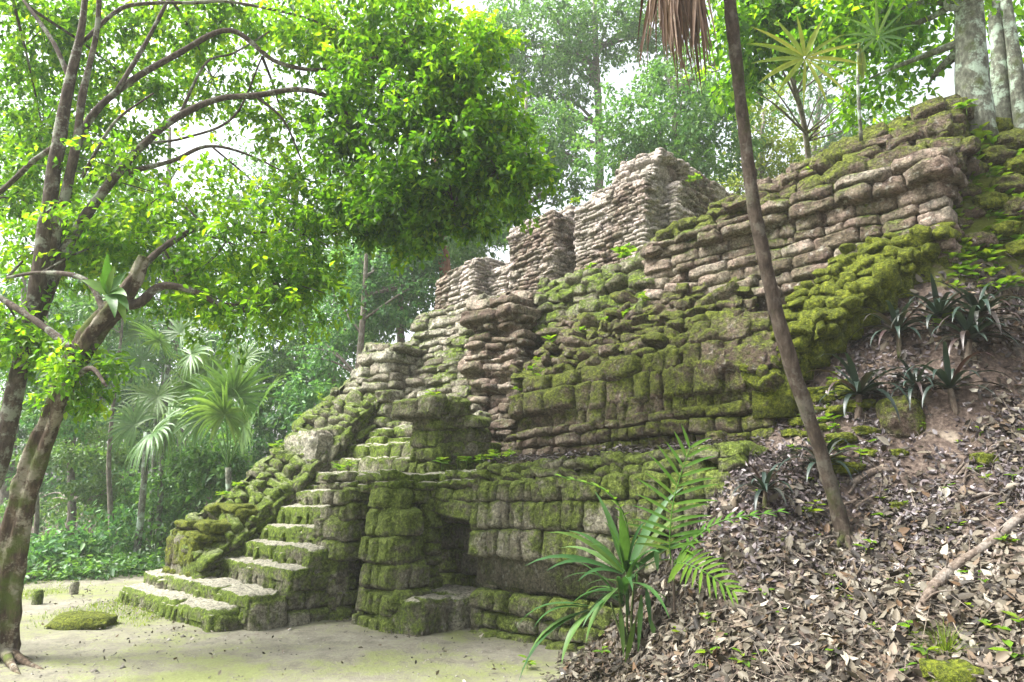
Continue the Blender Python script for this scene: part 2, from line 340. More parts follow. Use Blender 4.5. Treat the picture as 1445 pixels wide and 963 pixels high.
# ------------------------------------------------------------------ stone work
def stones(mb, bl, br, tr, tl, out, ch=.25, bw=.35, relief=.05, amp=.02, jit=.03, drop=0., back=.16, e=3.2, gap=1.0, g=11, tilt=.06, rowwave=.04, seed=None, freq=6.5):
    bl, br, tr, tl = map(np.asarray, (bl, br, tr, tl)); out = nrm(np.asarray(out, float))
    seed = RS.randint(9999) if seed is None else seed
    H = .5*(np.linalg.norm(tl-bl)+np.linalg.norm(tr-br)); nr = max(1, int(round(H/ch)))
    hs = RS.uniform(.7, 1.35, nr); vb = np.concatenate([[0], np.cumsum(hs)/hs.sum()])
    C, T, B, A, Bh, Of, Rn = [], [], [], [], [], [], []
    for k in range(nr):
        v0, v1 = vb[k], vb[k+1]; vm = .5*(v0+v1)
        L0 = bl+(tl-bl)*vm; L1 = br+(tr-br)*vm; Wd = np.linalg.norm(L1-L0)
        if Wd < .04: continue
        nb = max(1, int(round(Wd/bw*RS.uniform(.85, 1.15)))); ws = RS.uniform(.5, 1.6, nb); ub = np.concatenate([[0], np.cumsum(ws)/ws.sum()])
        t = (L1-L0)/Wd; rowh = .5*(np.linalg.norm(tl-bl)+np.linalg.norm(tr-br))*(v1-v0)
        for j in range(nb):
            if RS.rand() < drop: continue
            um = .5*(ub[j]+ub[j+1])
            b0 = (tl-bl)*(1-um)+(tr-br)*um; hh = np.linalg.norm(b0)*(v1-v0)
            C.append(L0+(L1-L0)*um); T.append(t); B.append(b0/np.linalg.norm(b0)); A.append(.5*Wd*(ub[j+1]-ub[j])*gap); Bh.append(.5*hh*gap)
            Of.append(RS.normal(0, jit)); Rn.append(RS.rand())
    if not C: return
    C, T, B, A, Bh, Of, Rn = map(np.array, (C, T, B, A, Bh, Of, Rn)); M = len(C)
    wv = fbm(C*.8, 2, seed)*rowwave; C = C+B*wv[:, None]
    O = nrm(out[None]-T*(T@out)[:, None]-B*(B@out)[:, None])
    ang = RS.normal(0, tilt, (M, 3)); O = nrm(O+T*ang[:, :1]+B*ang[:, 1:2])
    T2 = nrm(T+B*ang[:, 2:3]); B2 = nrm(B-T*ang[:, 2:3])
    x = np.concatenate([[-1], np.linspace(-1, 1, g-2)*.5+.5*np.sign(np.linspace(-1, 1, g-2))*np.abs(np.linspace(-1, 1, g-2))**.6, [1]])
    Xg, Yg = np.meshgrid(x, x, indexing='ij'); rim = np.zeros((g, g)); rim[0] = rim[-1] = rim[:, 0] = rim[:, -1] = 1
    ax, ay = np.abs(Xg), np.abs(Yg)
    if e < 3:
        prof = ((1-ax**e)**(1/e)*(1-ay**e)**(1/e))[None]; rk = .16
    else:                                                   # flat worn faces with narrow rounded arrises
        ed = np.minimum(A[:, None, None]*(1-ax)[None], Bh[:, None, None]*(1-ay)[None])
        prof = 1.25*(1-np.exp(-ed/(.005+.013*RS.rand(M)[:, None, None]))); rk = .07
    sx = Xg*(1-rk*ay**3); sy = Yg*(1-rk*ax**3)
    rel = np.minimum(relief*RS.uniform(.5, 1.3, M)*(1+.7*vnoise(C*1.7, seed+40)), 1.2*np.minimum(A, Bh))
    p = C[:, None, None]+T2[:, None, None]*(A[:, None, None]*sx)[..., None]+B2[:, None, None]*(Bh[:, None, None]*sy)[..., None]
    d = np.where(rim[None] > 0, -back, rel[:, None, None]*(prof-.35)+Of[:, None, None])
    p = p+O[:, None, None]*d[..., None]
    q = p*freq; nv = np.stack([fbm(q, 3, seed), fbm(q+31.7, 3, seed+7), fbm(q+77.1, 3, seed+13)], -1)
    own = np.stack([vnoise(p*2.2+(Rn*91)[:, None, None, None], seed+k) for k in (21, 22, 23)], -1)
    p = p+nv*amp*.9+own*amp*.5
    pit = fbm(p*13, 3, seed+50); p = p+O[:, None, None]*(np.where(rim[None] > 0, 0, np.minimum(pit+.5*vnoise(p*33, seed+60), .3)*min(.04, amp*1.3)))[..., None]
    o = np.arange(M)[:, None]*g*g; ii = (np.arange(g-1)[:, None]*g+np.arange(g-1)[None]).ravel()[None]
    f = np.stack([o+ii, o+ii+g, o+ii+g+1, o+ii+1], -1).reshape(-1, 4)
    if np.dot(np.cross(T[0], B[0]), O[0]) < 0: f = f[:, ::-1]
    mb.add(p.reshape(-1, 3), f, np.repeat(Rn, g*g))
def box8(mb, c):
    mb.add(c, [[0, 3, 2, 1], [4, 5, 6, 7], [0, 1, 5, 4], [1, 2, 6, 5], [2, 3, 7, 6], [3, 0, 4, 7]], .2)
def block(mb, s0, s1, n0, n1, z0, z1, z1b=None, bat=.04, faces='FRT', dr=None, dt=.7, core=True, top={}, zr=None, zc=.3, **kw):
    z1b = z1 if z1b is None else z1b; j = RS.uniform(0, .012)
    if core:
        a = .07+j; zt0, zt1 = z1-.05-j, z1b-.05-j
        box8(mb, [W(s0+a, n0+a, z0-zc), W(s1-a, n0+a, z0-zc), W(s1-a, n1, z0-zc), W(s0+a, n1, z0-zc), W(s0+a, n0+a+bat, zt0), W(s1-a, n0+a+bat, zt1), W(s1-a, n1, zt1), W(s0+a, n1, zt0)])
    if 'F' in faces: stones(mb, W(s0, n0, z0), W(s1, n0, z0), W(s1, n0+bat, z1b), W(s0, n0+bat, z1), -NV, **kw)
    nr = min(n1, n0+(dr or 9))
    if 'R' in faces: stones(mb, W(s1, n0, z0), W(s1, nr, z0), W(s1, nr, zr or z1b), W(s1, n0+bat, z1b), RV, **kw)
    if 'L' in faces: stones(mb, W(s0, nr, z0), W(s0, n0, z0), W(s0, n0+bat, z1), W(s0, nr, z1), -RV, **kw)
    if 'T' in faces:
        k2 = dict(kw); k2.update(relief=.03, jit=.012, ch=.3, bw=.4, back=.1); k2.update(top)
        nt = min(n1, n0+dt); stones(mb, W(s0, n0+bat, z1-.02), W(s1, n0+bat, z1b-.02), W(s1, nt, z1b-.02), W(s0, nt, z1-.02), UP, **k2)

ruin = empty('temple_ruin', W(-1, 0, 0), 'ruined stepped stone temple with mossy stairway and crumbling walls', 'ruin')
LOW = dict(ch=.22, bw=.2, relief=.075, amp=.018, jit=.02, gap=.97)
# stairway
stair = None
STEP = [(-5.35, -2.12, -2.3, .17), (-5.45, -1.9, -1.97, .36), (-4.05, -1.86, -1.46, .62), (-3.9, -1.88, -1.18, .84), (-3.8, -2.03, -.9, 1.08), (-3.95, -2.38, -.63, 1.36), (-4.02, -2.72, -.36, 1.6)]
mb = MB()
box8(mb, [W(-5.3, -1.6, -.2), W(-2.1, -1.6, -.2), W(-2.9, .3, -.2), W(-5, .3, -.2), W(-5.3, -1.6, .1), W(-2.2, -1.6, .1), W(-3.1, -.1, 1.3), W(-5, -.1, 1.3)])
stair = mb.build('stairway', M_low, ruin)
sidew = MB()
for k, (s0, s1, n0, z) in enumerate(STEP):
    mb = MB(); zb = max(-.1, z-.34); nb = n0+.62
    box8(mb, [W(s0+.07, n0+.07, -.3), W(s1-.07, n0+.07, -.3), W(s1-.07, nb, -.3), W(s0+.07, nb, -.3), W(s0+.07, n0+.08, z-.06), W(s1-.07, n0+.08, z-.06), W(s1-.07, nb, z-.06), W(s0+.07, nb, z-.06)])
    stones(mb, W(s0, n0, zb), W(s1, n0, zb), W(s1, n0+.03, z-.02), W(s0, n0+.03, z-.02), -NV, ch=.32, bw=.17, relief=.05, amp=.025, jit=.012, tilt=.03, rowwave=.03)
    stones(mb, W(s0-.02, n0-.01, z), W(s1+.02, n0-.01, z), W(s1, n0+.42, z+.025), W(s0, n0+.42, z+.025), UP, ch=.6, bw=.9, relief=.035, amp=.028, jit=.004, tilt=.015, rowwave=.0, back=.12, gap=1.03, g=16)
    mb.build('step', M_step, stair)
    if k > 1: stones(sidew, W(s1, n0, -.1), W(s1, n0+.62, -.1), W(s1, n0+.62, z-.03), W(s1, n0+.03, z-.03), RV, ch=.25, bw=.3, relief=.06, amp=.035, jit=.035)
    else: stones(sidew, W(s1, n0, -.1), W(s1, n0+.5, -.1), W(s1, n0+.5, z-.03), W(s1, n0+.03, z-.03), RV, ch=.3, bw=.4, relief=.06, amp=.035, jit=.02)
sidew.build('stair_side_wall', M_low, ruin)
# buttress left of the steps
mb = MB()
block(mb, -5.12, -4.12, -1.8, -.6, .1, .95, bat=.03, ch=.42, bw=.3, relief=.04, amp=.03, jit=.02, faces='FRLT')
block(mb, -5.1, -4.0, -1.72, 0, .9, 1.16, bat=.06, ch=.13, bw=.35, relief=.08, amp=.04, jit=.04, faces='FRLT', zr=1.2)
block(mb, -4.9, -4.05, -1.3, .2, 1.0, 1.4, bat=.06, ch=.13, bw=.35, relief=.08, amp=.04, jit=.04, faces='FRLT')
mb.build('stair_buttress', M_mound, ruin)['label'] = 'squared mossy buttress beside the lowest steps'
# rubble slope rising behind the buttress on the left
mb = MB(); pr = [(-1.8, 1.0), (-1.1, 1.42), (-.55, 1.93), (.05, 2.5), (.6, 3.12), (1.3, 3.75), (1.9, 4.2)]
for (na, za), (nb, zb) in zip(pr[:-1], pr[1:]):
    box8(mb, [W(-5.05, na, -.3), W(-3.9, na, -.3), W(-3.9, nb, -.3), W(-5.05, nb, -.3), W(-5.05, na, za-.12), W(-3.95, na, za-.46), W(-3.95, nb, zb-.46), W(-5.05, nb, zb-.12)])
    stones(mb, W(-5.1, na, za), W(-3.85, na, za-.36), W(-3.85, nb, zb-.36), W(-5.1, nb, zb), UP-NV*.7, ch=.16, bw=.3, relief=.1, amp=.05, jit=.05, tilt=.25, e=2.4)
    stones(mb, W(-3.88, na, za-.95), W(-3.88, nb, za-.95), W(-3.88, nb, zb-.36), W(-3.88, na, za-.36), RV, ch=.17, bw=.3, relief=.08, amp=.05, jit=.05)
    stones(mb, W(-5.12, nb, za-.7), W(-5.12, na, za-.7), W(-5.12, na, za), W(-5.12, nb, zb), -RV, ch=.2, bw=.3, relief=.08, amp=.05, jit=.05)
mb.build('rubble_slope', M_rubble, ruin)['label'] = 'slope of mossy broken stones left of the steps'
# terrace lip across the first storey
mb = MB()
block(mb, -2.38, -.78, -.66, .9, 1.64, 1.86, zc=.03, bat=.05, ch=.13, bw=.3, relief=.07, amp=.04, jit=.04, faces='FRT', dt=.6)
block(mb, -.9, .05, .0, .9, 1.66, 1.88, zc=.03, bat=.05, ch=.12, bw=.3, relief=.07, amp=.04, jit=.04, faces='FRT', dt=.6)
block(mb, -4.1, -2.9, -.1, 1.2, 1.5, 1.9, bat=.05, ch=.2, bw=.4, relief=.06, amp=.03, jit=.03, faces='FRT', dt=.8)
mb.build('terrace_lip', M_step, ruin)
# stair-end pillar with overhanging middle stones
mb = MB()
block(mb, -2.3, -1.76, -.86, -.5, -.1, .72, bat=.06, faces='FR', **LOW)
block(mb, -2.3, -1.68, -.92, -.5, .72, 1.25, bat=.04, faces='FRT', ch=.26, bw=.35, relief=.06, amp=.03, jit=.03)
block(mb, -2.28, -1.66, -.82, -.5, 1.22, 1.66, bat=.02, faces='FR', **LOW)
mb.build('stair_pillar', M_low, ruin)
# free standing block pillar, narrower in every course
mb = MB()
cs = [(-1.36, -.52, -.82, -.1, .42), (-1.3, -.6, -.77, .41, .74), (-1.3, -.66, -.78, .73, 1.06), (-1.28, -.74, -.74, 1.05, 1.4), (-1.32, -.82, -.7, 1.39, 1.66)]
for q, (s0, s1, n0, z0, z1) in enumerate(cs):
    block(mb, s0, s1-.06, n0, -.22, z0, z1, bat=.05, faces='FLT', ch=.32, bw=.19, relief=.085, amp=.022, jit=.018, g=11, dt=.3, gap=.97)
    block(mb, s1-.3, s1, n0+.01, -.2-.05*q, z0, z1, bat=.04, faces='FRT', ch=.34, bw=.32, relief=.1, amp=.035, jit=.03, g=12, dt=.6, core=False, gap=.96)
mb.build('block_pillar', M_low, ruin)['label'] = 'mossy stepped pillar of squared blocks between two dark recesses'
mb = MB()
block(mb, -.95, -.18, -.76, .45, -.1, .36, bat=.05, faces='FRT', ch=.4, bw=.5, relief=.09, amp=.045, jit=.02, g=12, dt=1.2, top=dict(ch=.6, bw=.8, relief=.05, amp=.03))
mb.build('bench_stone', M_step, ruin)
# niche: back wall, jamb, lintel
mb = MB()
block(mb, -3.2, .3, .95, 1.3, -.1, 1.7, bat=.0, faces='F', ch=.3, bw=.4, relief=.06, amp=.04, jit=.03)
block(mb, -1.0, -.78, -.16, .1, .2, 1.65, bat=.03, faces='FR', ch=.17, bw=.25, relief=.07, amp=.04, jit=.05)
mb.build('niche_wall', M_low, ruin)
mb = MB()
block(mb, -.78, -.0, -.06, .3, 1.27, 1.52, zc=.03, faces='FR', ch=.3, bw=.8, relief=.06, amp=.03, jit=0, g=12)
block(mb, -.86, .0, -.03, .3, 1.5, 1.68, zc=.03, faces='FR', ch=.16, bw=.3, relief=.06, amp=.03, jit=.03)
mb.build('niche_lintel', M_low, ruin)
# lower terrace wall
mb = MB()
block(mb, 0, 3.55, -.1, 1.2, -.15, .48, bat=.07, faces='FL', ch=.24, bw=.3, relief=.08, amp=.035, jit=.025, dr=.8, gap=.97)
block(mb, .03, 3.6, .1, 1.2, .45, .84, bat=-.02, faces='FL', ch=.36, bw=.4, relief=.03, amp=.03, jit=.012, dr=.8)
block(mb, -.02, 3.6, -.1, 1.2, .82, 1.72, z1b=1.84, bat=.07, faces='FL', ch=.29, bw=.19, relief=.055, amp=.028, jit=.016, dr=.8, rowwave=.04, gap=.99)
block(mb, -.05, 3.6, -.03, 1.4, 1.68, 1.93, z1b=2.06, bat=.12, faces='FLT', ch=.12, bw=.24, relief=.09, amp=.06, jit=.05, dt=1.2, tilt=.2)
mb.build('lower_terrace_wall', M_low, ruin)['label'] = 'green lower wall of tall narrow blocks with a dark ledge groove'
# second storey, left: standing slab, upper steps, capped pillar
mb = MB()
block(mb, -4.95, -3.9, -.02, .3, 1.9, 2.6, bat=.0, faces='FRLT', ch=.75, bw=1.1, relief=.04, amp=.03, jit=0, g=16, dt=.3)
mb.build('standing_slab', M_pale, ruin)
mb = MB()
block(mb, -4.2, -1.6, .28, 1.4, 1.85, 2.12, bat=.05, ch=.26, bw=.4, relief=.08, amp=.04, jit=.03, dt=.6)
block(mb, -4.4, -1.9, .62, 1.6, 2.05, 2.4, bat=.05, ch=.26, bw=.4, relief=.08, amp=.04, jit=.03, dt=.6)
block(mb, -4.6, -1.9, .95, 1.8, 2.3, 2.66, bat=.06, ch=.2, bw=.35, relief=.08, amp=.05, jit=.04, dt=.6)
mb.build('upper_steps', M_step, ruin)
mb = MB()
block(mb, -1.56, -.98, .14, .9, 1.82, 2.68, bat=.06, faces='FRL', ch=.2, bw=.26, relief=.06, amp=.03, jit=.012, dr=.45)
for q, (a, z0, z1) in enumerate([(1.6, 1.8, 2.08), (1.3, 2.06, 2.32), (1.1, 2.3, 2.54), (.92, 2.52, 2.7)]):
    block(mb, -1.4, -.86+.02*q, .5, a, z0, z1, bat=.05, faces='FRT', ch=.25, bw=.5, relief=.08, amp=.045, jit=.04, g=10)
mb.build('capped_pillar', M_low, ruin)
mb = MB()
block(mb, -1.8, -.9, -.02, .66, 2.66, 2.92, zc=.03, bat=.03, faces='FRLT', ch=.3, bw=.45, relief=.08, amp=.05, jit=.03, g=12)
mb.build('pillar_capstone', M_low, ruin)
# central mass: pier, worn upper stair, tall corner
PAL = dict(ch=.135, bw=.42, relief=.09, amp=.045, jit=.06, tilt=.08)
mb = MB()
block(mb, -4.85, -3.55, 1.2, 3, 2.5, 3.45, z1b=3.4, bat=.08, faces='FRLT', ch=.22, bw=.38, relief=.08, amp=.05, jit=.07)
block(mb, -4.9, -3.75, 1.28, 3, 3.4, 3.95, bat=.05, faces='FRLT', ch=.2, bw=.42, relief=.1, amp=.05, jit=.07)
block(mb, -4.75, -3.72, 1.34, 3, 3.95, 4.45, z1b=4.3, bat=.08, faces='FRLT', ch=.2, bw=.5, relief=.11, amp=.06, jit=.07)
mb.build('corner_pier', M_pale, ruin)
mb = MB(); zz = 2.55
for q in range(10):
    n0 = 1.22+.145*q; h = .27
    s0 = -3.75-.09*q; s1 = -1.25-.1*q-(.25 if q > 6 else 0)
    block(mb, s0, s1+RS.uniform(-.15, .15), n0, 3.6, zz, zz+h, bat=.04, faces='FRLT', dr=.8, dt=.3, **PAL); zz += h-.005
mb.build('worn_upper_stair', M_pale, ruin)
BR = dict(ch=.115, bw=.3, relief=.08, amp=.04, jit=.07, tilt=.1)
mb = MB()
for q, (s0, s1, n0, z0, z1, o) in enumerate([(-1.6, -.62, 1.32, 2.0, 2.78, 0), (-1.7, -.72, 1.4, 2.76, 3.02, .1), (-1.62, -.66, 1.42, 3.0, 3.5, 0), (-1.75, -.6, 1.36, 3.48, 3.8, .1), (-1.72, -.7, 1.46, 3.78, 4.34, 0)]):
    block(mb, s0, s1, n0, 3.4, z0, z1, bat=.05, faces='FRLT', dr=1.3, **BR)
block(mb, -1.85, -.68, 1.34, 3.2, 4.32, 4.5, zc=.03, bat=.03, faces='FRLT', ch=.2, bw=.7, relief=.1, amp=.05, jit=.04, g=12)
block(mb, -1.8, -.72, 1.5, 3.2, 4.48, 4.72, z1b=4.66, bat=.1, faces='FRLT', ch=.22, bw=.6, relief=.12, amp=.07, jit=.05, g=12)
block(mb, -1.5, -.8, 1.85, 2.6, 4.7, 4.95, z1b=4.85, bat=.15, faces='FRLT', ch=.3, bw=.7, relief=.12, amp=.07, jit=.03, g=12)
block(mb, -2.1, -1.3, 1.3, 1.8, 2.85, 2.95, faces='FRLT', ch=.12, bw=.7, relief=.08, amp=.05, jit=.02, g=12)
mb.build('tall_corner_wall', M_brown, ruin)['label'] = 'tall brown crumbling corner with a projecting capstone'
# middle wall right
mb = MB()
MID = dict(ch=.17, bw=.26, relief=.08, amp=.03, jit=.035, gap=.98)
block(mb, -.4, 3.5, .92, 2.2, 1.9, 2.42, z1b=2.62, bat=.05, faces='FR', dr=1, **MID)
block(mb, -.25, 3.45, 1.08, 2.2, 2.4, 2.66, z1b=2.8, bat=.0, faces='FR', dr=1, ch=.28, bw=.35, relief=.03, amp=.03, jit=.02)
block(mb, .45, 3.5, 1.0, 2.2, 2.44, 2.72, z1b=2.86, bat=.02, faces='FR', dr=1, ch=.28, bw=.2, relief=.06, amp=.03, jit=.02)
block(mb, -.35, 3.45, .98, 2.2, 2.66, 3.0, z1b=3.12, bat=.04, faces='FR', dr=1, ch=.32, bw=.3, relief=.08, amp=.04, jit=.03)
block(mb, -.2, 3.4, 1.08, 2.3, 2.98, 3.22, z1b=3.35, bat=.06, faces='FRT', dr=1, ch=.24, bw=.4, relief=.11, amp=.05, jit=.04)
block(mb, 2.85, 3.5, .86, 1.6, 2.88, 3.2, bat=.12, faces='FRLT', ch=.34, bw=.45, relief=.13, amp=.08, jit=.03, g=16)
block(mb, 2.5, 3.3, 1.1, 2, 3.3, 3.6, bat=.12, faces='FRLT', ch=.3, bw=.5, relief=.14, amp=.06, jit=.03, g=12)
mb.build('middle_wall', M_mid, ruin)
mb = MB()
for q in range(6):
    n0 = 1.14+.16*q; z0 = 3.15+.19*q
    block(mb, -.5+.05*q, 3.3-.12*q, n0, 2.6, z0, z0+.2, z1b=z0+.24, bat=.08, faces='FRT', dr=.6, ch=.14, bw=.22, relief=.1, amp=.065, jit=.08, tilt=.25, e=3.4 if q % 2 else 2.6, drop=.08)
mb.build('rubble_bank', M_mid, ruin)
# upper wall right
mb = MB()
UPW = dict(ch=.15, bw=.36, relief=.045, amp=.03, jit=.025, gap=1.0, rowwave=.06)
block(mb, 1.35, 5.15, 2.0, 3.6, 4.0, 4.9, z1b=5.05, bat=.03, faces='FRL', dr=1, **UPW)
block(mb, 1.4, 5.25, 1.92, 3.6, 4.89, 5.1, zc=.03, z1b=5.26, bat=.02, faces='FRL', dr=1, ch=.18, bw=.5, relief=.09, amp=.05, jit=.04)
mb.build('upper_wall', M_brown, ruin)['label'] = 'brown upper wall of squared blocks under a mossy cornice'
mb = MB()
stp = [(1.5, 5.25, 2.04, 5.05, 5.26, 5.46), (2.3, 5.25, 2.14, 5.24, 5.46, 5.66), (2.9, 5.22, 2.26, 5.42, 5.66, 5.86), (3.4, 5.2, 2.4, 5.6, 5.84, 6.06), (4.0, 5.15, 2.55, 5.84, 6.0, 6.2)]
for s0, s1, n0, z0, z1, z2 in stp:
    block(mb, s0, s1, n0, 4.2, z0, z1, z1b=z2, bat=.1, faces='FRLT', dr=.7, ch=.2, bw=.36, relief=.11, amp=.06, jit=.06, tilt=.15)
mb.build('mossy_cornice', M_mid, ruin)
mb = MB()
block(mb, -.75, 1.5, 2.0, 3.4, 4.0, 4.8, z1b=4.75, bat=.12, faces='FRL', dr=1, ch=.19, bw=.33, relief=.1, amp=.055, jit=.06, tilt=.15)
block(mb, -.7, 1.5, 2.2, 3.5, 4.75, 5.02, z1b=5.1, bat=.15, faces='FRLT', dr=1, ch=.15, bw=.3, relief=.1, amp=.06, jit=.06, tilt=.2)
block(mb, -.9, 2.4, 2.6, 4.2, 4.95, 5.2, z1b=5.25, bat=.2, faces='FRLT', dr=1, dt=1, ch=.15, bw=.3, relief=.1, amp=.06, jit=.06, tilt=.2)
block(mb, -1.6, 2.8, 3.0, 5.5, 5.1, 5.38, z1b=5.42, bat=.2, faces='FRLT', dr=1, dt=1, ch=.15, bw=.3, relief=.1, amp=.06, jit=.06, tilt=.2)
mb.build('summit_platform', M_rubble, ruin)
# rounded moss-grown stones where the hill buries the wall
mb = MB()
for q in range(-3, 9):
    za, zb = 3.1+.14*q, 3.28+.14*q; na = 1.12+.1*q
    block(mb, 3.62 if q < 0 else max(3.0+.13*q, 3.2), 3.86+.16*q, na, 2.6, za, zb, z1b=zb+.06, bat=.06, faces='FRT', dr=.5, ch=.13, bw=.17, relief=.1, amp=.045, jit=.06, tilt=.3, e=2.2, g=8)
mb.build('moss_mound_slope', M_mound, ruin)['label'] = 'bank of rounded stones wrapped in bright moss'
# summit building
SL = dict(ch=.072, bw=.2, relief=.035, amp=.013, jit=.028, g=7, tilt=.07, back=.12, e=5)
mb = MB()
block(mb, -4.8, -3.55, 3.2, 5, 5.15, 6.2, z1b=6.45, bat=.08, faces='FRLT', dr=1.1, **SL)
block(mb, -4.5, -3.6, 3.4, 5, 6.15, 6.5, z1b=6.55, bat=.25, faces='FRLT', dr=1, **SL)
block(mb, -3.7, -3.0, 3.6, 5, 5.15, 6.25, bat=.1, faces='FRT', dr=1, **SL)
mb.build('low_summit_wall', M_slate, ruin)
mb = MB()
block(mb, -2.68, -1.5, 3.4, 5.4, 5.3, 6.85, z1b=6.95, bat=.0, faces='FRLT', dr=1.5, **SL)
block(mb, -2.5, -1.5, 3.75, 5.4, 6.82, 7.15, z1b=7.25, bat=.3, faces='FRLT', dr=1.3, **SL)
mb.build('summit_pier', M_slate, ruin)
mb = MB()
block(mb, -1.0, .52, 3.4, 6, 5.2, 6.85, z1b=6.95, bat=.04, faces='FRLT', dr=1.3, **SL)
block(mb, -.75, .5, 3.5, 6, 6.83, 7.15, bat=.15, faces='FRLT', dr=1.3, **SL)
block(mb, -.35, .5, 3.7, 5.6, 7.1, 7.5, bat=.2, faces='FRLT', dr=1.2, **SL)
block(mb, -.25, .62, 3.8, 5.6, 7.46, 7.68, bat=.12, faces='FRLT', dr=1.1, **SL)
mb.build('summit_tower', M_slate, ruin)
mb = MB()
block(mb, .3, .82, 4.0, 6, 5.3, 6.6, bat=.0, faces='FRT', dr=1.4, **SL)
block(mb, .3, .76, 4.1, 6, 6.58, 7.1, bat=.1, faces='FRT', dr=1.4, **SL)
block(mb, .1, .62, 4.6, 8., 5.3, 7.72, bat=.0, faces='FRT', dr=3.4, **SL)
mb.build('summit_side_wall', M_slate, ruin)

# ------------------------------------------------------------------ trees
def lobe(mb, c, rad, ncl, per, L, seed=0, droop=.35, spread=.35, shell=.55, wr=.26, bias=0., gap=-.22):
    """leaf sprays spread through an ellipsoid; some facing out, hanging a little"""
    c = np.asarray(c); rad = np.asarray(rad, float)
    d = nrm(RS.normal(size=(ncl, 3))); rr = shell+(1-shell)*RS.rand(ncl); rr = np.where(RS.rand(ncl) < .25, RS.rand(ncl)**.5, rr)
    cc = d*rr[:, None]; cc = cc*(1+.28*vnoise(cc*2.1+seed, seed))[:, None]
    keep = fbm(cc*2.4+seed*3.1, 2, seed+5) > gap
    cc = cc[keep]; d = d[keep]; n = len(cc)
    P = c+cc*rad
    ax = nrm(nrm(cc*rad)+RS.normal(size=(n, 3))*.5-UP*droop)
    base = np.repeat(P, per, 0); axr = np.repeat(ax, per, 0); M = n*per
    pos = base+axr*(RS.rand(M)*L*2.2)[:, None]+RS.normal(size=(M, 3))*L*.45
    ld = nrm(axr*.6+RS.normal(size=(M, 3))*.75-UP*.25)
    up = nrm(UP+RS.normal(size=(M, 3))*.45)
    r = np.clip(np.repeat(RS.rand(n), per)*.55+RS.rand(M)*.45+bias, 0, 1)
    leaves(mb, pos, ld, up, L*RS.uniform(.65, 1.25, M), wr=wr, bend=.18, r=r)
    return P, ax
def tree(name, label, base, top, r0, lobes, leaf, bark, L, group=None, bend=.4, per=14, dens=1., r1=None, shell=.5):
    base = np.asarray(base, float); top = np.asarray(top, float)
    T = empty(name, base, label, 'tree', group)
    mb = MB(); k = 7; u = np.linspace(0, 1, k); pts = base+(top-base)*u[:, None]
    off = np.column_stack([fbm(np.column_stack([u*2.3+base[0], u*0+base[1], u*0+j*9.]), 2, 3) for j in range(3)])*bend*np.sin(u*math.pi)[:, None]
    off[:, 2] = 0; pts = pts+off; pts[0] = base-UP*.15
    tube(mb, pts, r0*(1-.72*u), seg=9, k=4, rough=.15, freq=4)
    for c, rad, n in lobes:
        c = np.asarray(c); zt = np.clip((c[2]-rad[2]*.8-base[2])/max(.5, top[2]-base[2]), .25, .97); q = zt*(k-1); i0 = int(min(q, k-2)); st = pts[i0]+(pts[i0+1]-pts[i0])*(q-i0)
        for _ in range(3):
            en = c+RS.normal(size=3)*np.asarray(rad)*.42; md = .5*(st+en)+UP*np.linalg.norm(en-st)*.06+RS.normal(size=3)*.12
            tube(mb, [st, md, en], [r0*.3, r0*.17, r0*.04], seg=5, k=4)
    mb.build('trunk', bark, T)
    cr = MB()
    for q, (c, rad, n) in enumerate(lobes): lobe(cr, c, rad, int(n*dens*(1.5 if np.linalg.norm(base[:2]) > 23 else 1.1)), per, L, seed=q+int(abs(base[0])*7), shell=shell)
    cr.build('crown', leaf, T)
    return T
def lp(px, py, t, rx, ry, rd=None, n=100):
    """lobe seen at a pixel: radii given in photo pixels at depth t"""
    return (S(px, py, t), (rx*t/F, (rd if rd else rx)*t/F, ry*t/F), n)
def gz(p): return V(p[0], p[1], float(hgt(p[0], p[1])[0]))
def at_ground(px, t, zoff=0):
    d = S(px, 690, t); return gz(d)

# --- near left: the leaning twisted tree
def stemS(pl, t0, t1):
    n = len(pl); return [S(x, y, t0+(t1-t0)*i/(n-1)) for i, (x, y, *_) in enumerate(pl)]
baseA = gz(onz(2, 928, 0))
A = empty('leaning_tree', baseA, 'leaning twisted tree with mossy furrowed trunk at the left edge', 'tree')
mb = MB()
plA = [(2, 935, 30), (8, 860, 24), (22, 760, 21), (48, 660, 20), (80, 575, 19), (108, 505, 18), (140, 458, 19), (168, 425, 18), (190, 392, 13), (203, 362, 9)]
t0 = np.linalg.norm(baseA-CAM)/np.linalg.norm(ray(2, 928))
tube(mb, [baseA-UP*.1]+stemS(plA[1:], t0, t0+.25), [r*.74*t0/F for *_, r in plA], seg=40, k=9, rough=.35, freq=7, lobes=.24, twist=6)
for dx, dy in ((40, 14), (-50, 30), (55, 28), (20, 36)):
    e = gz(onz(10+dx, 915+dy, 0)); tube(mb, [baseA+UP*.12, .5*(baseA+e)+UP*.03, e-UP*.02], [.06, .035, .015], seg=8, k=6, rough=.4, freq=5)
mb.build('trunk', B_mossy, A)
brA = [([(160, 430, 8), (195, 428, 7), (228, 404, 6), (275, 412, 5), (312, 430, 4), (345, 425, 3), (390, 400, 2)], t0+.1, t0+.8),
       ([(110, 500, 6), (60, 460, 5), (0, 420, 4), (-60, 380, 3)], t0, t0+.4), ([(188, 392, 6), (230, 350, 5), (290, 320, 4), (360, 330, 2)], t0+.2, t0+1.2),
       ([(95, 540, 5), (128, 520, 4), (150, 545, 2)], t0, t0-.3), ([(150, 445, 5), (120, 395, 4), (60, 385, 3), (10, 392, 2)], t0+.1, t0+.6)]
for pl, ta, tb in brA:
    b = MB(); tube(b, stemS(pl, ta, tb), [p[2]*t0/F for p in pl], seg=8, k=6, rough=.25, freq=6); b.build('branch', B_lich, A)
cr = MB()
